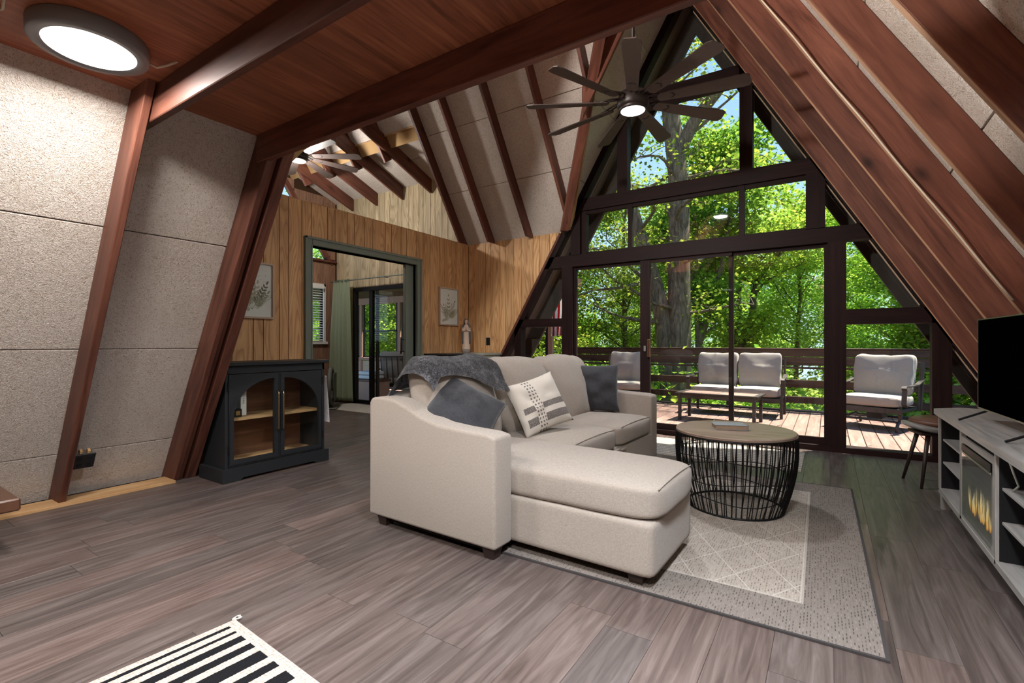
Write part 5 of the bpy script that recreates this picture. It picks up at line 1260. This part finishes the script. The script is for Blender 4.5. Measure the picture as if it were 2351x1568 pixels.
plant('slender_tree', qm, 'slender dark forked tree left of the pale tree beyond the railing', 'tree', (-3.2, 15.6, -3.1), 0, 1, None)
# scattered woodland
fr = random.Random(17); names = [('oak_tree', 'leafy green tree in the wood beyond the deck'), ('maple_tree', 'low-branched bright green tree in the wood beyond the deck'), ('ash_tree', 'tall pale green tree in the wood beyond the deck'), ('dark_tree', 'dark green bushy tree in the wood beyond the deck')]
placed = []
def try_place(x, y, dmin):
    if all((x - a) ** 2 + (y - b) ** 2 > dmin ** 2 for a, b in placed): placed.append((x, y)); return True
nearlab = ['bright maple in leaf far left, seen through the first tall pane past the porch roof', 'green tree whose crown stands just left of the two-stemmed oak', 'bright small maple close behind the railing in the right-hand pane', 'dark bushy tree at the extreme right beyond the railing', 'green tree above the rocking armchair, behind the small maple', 'dark tree seen over the porch through the far sliding door', 'bright tree over the porch roof in the left pane of the far sliding door', 'green tree at the far left behind the window blind', 'low dark tree straight behind the right window post', 'pale tall tree far behind the left limb of the two-stemmed oak', 'dark tree standing furthest left behind the porch', 'small bright maple right behind the porch railing', 'pale green tree right behind the fork of the pale-barked tree', 'maple close to the deck, added to shade its right end', 'bright maple in the gap just right of the two-stemmed oak, far back', 'leafy maple close to the deck, overhanging its right end']
fixed = [(-8.2, 14.5, 1, 1.0, 10), (-6.3, 17.5, 0, .72, 50), (1.7, 13.9, 1, .66, 80), (3.8, 15.5, 3, 1.0, 10), (1.9, 20, 0, .70, 200), (-10.5, 19, 3, 1.1, 30), (-13.5, 15.0, 1, 1.1, 90), (-16.5, 13.5, 0, 1.0, 140), (.3, 24, 3, .62, 33), (-5.6, 23, 2, .72, 12), (-1.0, 22, 2, .60, 12), (-2.3, 27, 0, .78, 70), (-4.6, 29, 1, .8, 150), (2.4, 12.6, 1, .80, 222), (-19, 17, 3, 1, 0), (-12.0, 12.2, 1, .75, 44)]  # maple off the deck's right end added to shade deck and chairs
for (x, y, k, s, a), lb in zip(fixed, nearlab):
    placed.append((x, y)); plant(names[k][0], T[k], lb, 'tree', (x, y, GZ(x, y) - .1), R(a), s, 'nearer trees beyond the deck')
n = 0
while n < 75:
    y = fr.uniform(20, 78); xa = -1.75 * y; xb = .55 * y + 2; x = fr.uniform(xa, xb)
    if -.42 < x / y < -.02 and y < 25: continue
    if not try_place(x, y, 3.4): continue
    k = fr.choice((0, 1, 2, 3, 2)); s = fr.uniform(.62, .95) * (.72 if -.5 < x / y < .14 else 1.0); n += 1
    plant(names[k][0], T[k], names[k][1], 'tree', (x, y, GZ(x, y) - .1), fr.random() * 6.3, s, 'trees in the wood beyond the deck: ' + names[k][0].replace('_', ' '))
for i in range(150):
    y = 12.7 + 34 * fr.random() ** 1.6; x = fr.uniform(-1.5 * y - 1, .45 * y + 3); k = fr.randrange(3)
    t = thing('shrub', ('leafy green shrub in the undergrowth beyond the railing', 'pale green shrub in the undergrowth beyond the railing', 'leafy green shrub in the undergrowth beyond the railing')[k], 'shrub', (x, y, GZ(x, y) - .1), fr.random() * 6, 'undergrowth shrubs' + (', pale' if k == 1 else '')); sc = fr.uniform(.9, 1.5); t.scale = (sc * 1.15, sc * 1.15, sc)
    o = link('stems', bushes[k][0], None, t); o = link('foliage', bushes[k][1], None, t); stuff(o)
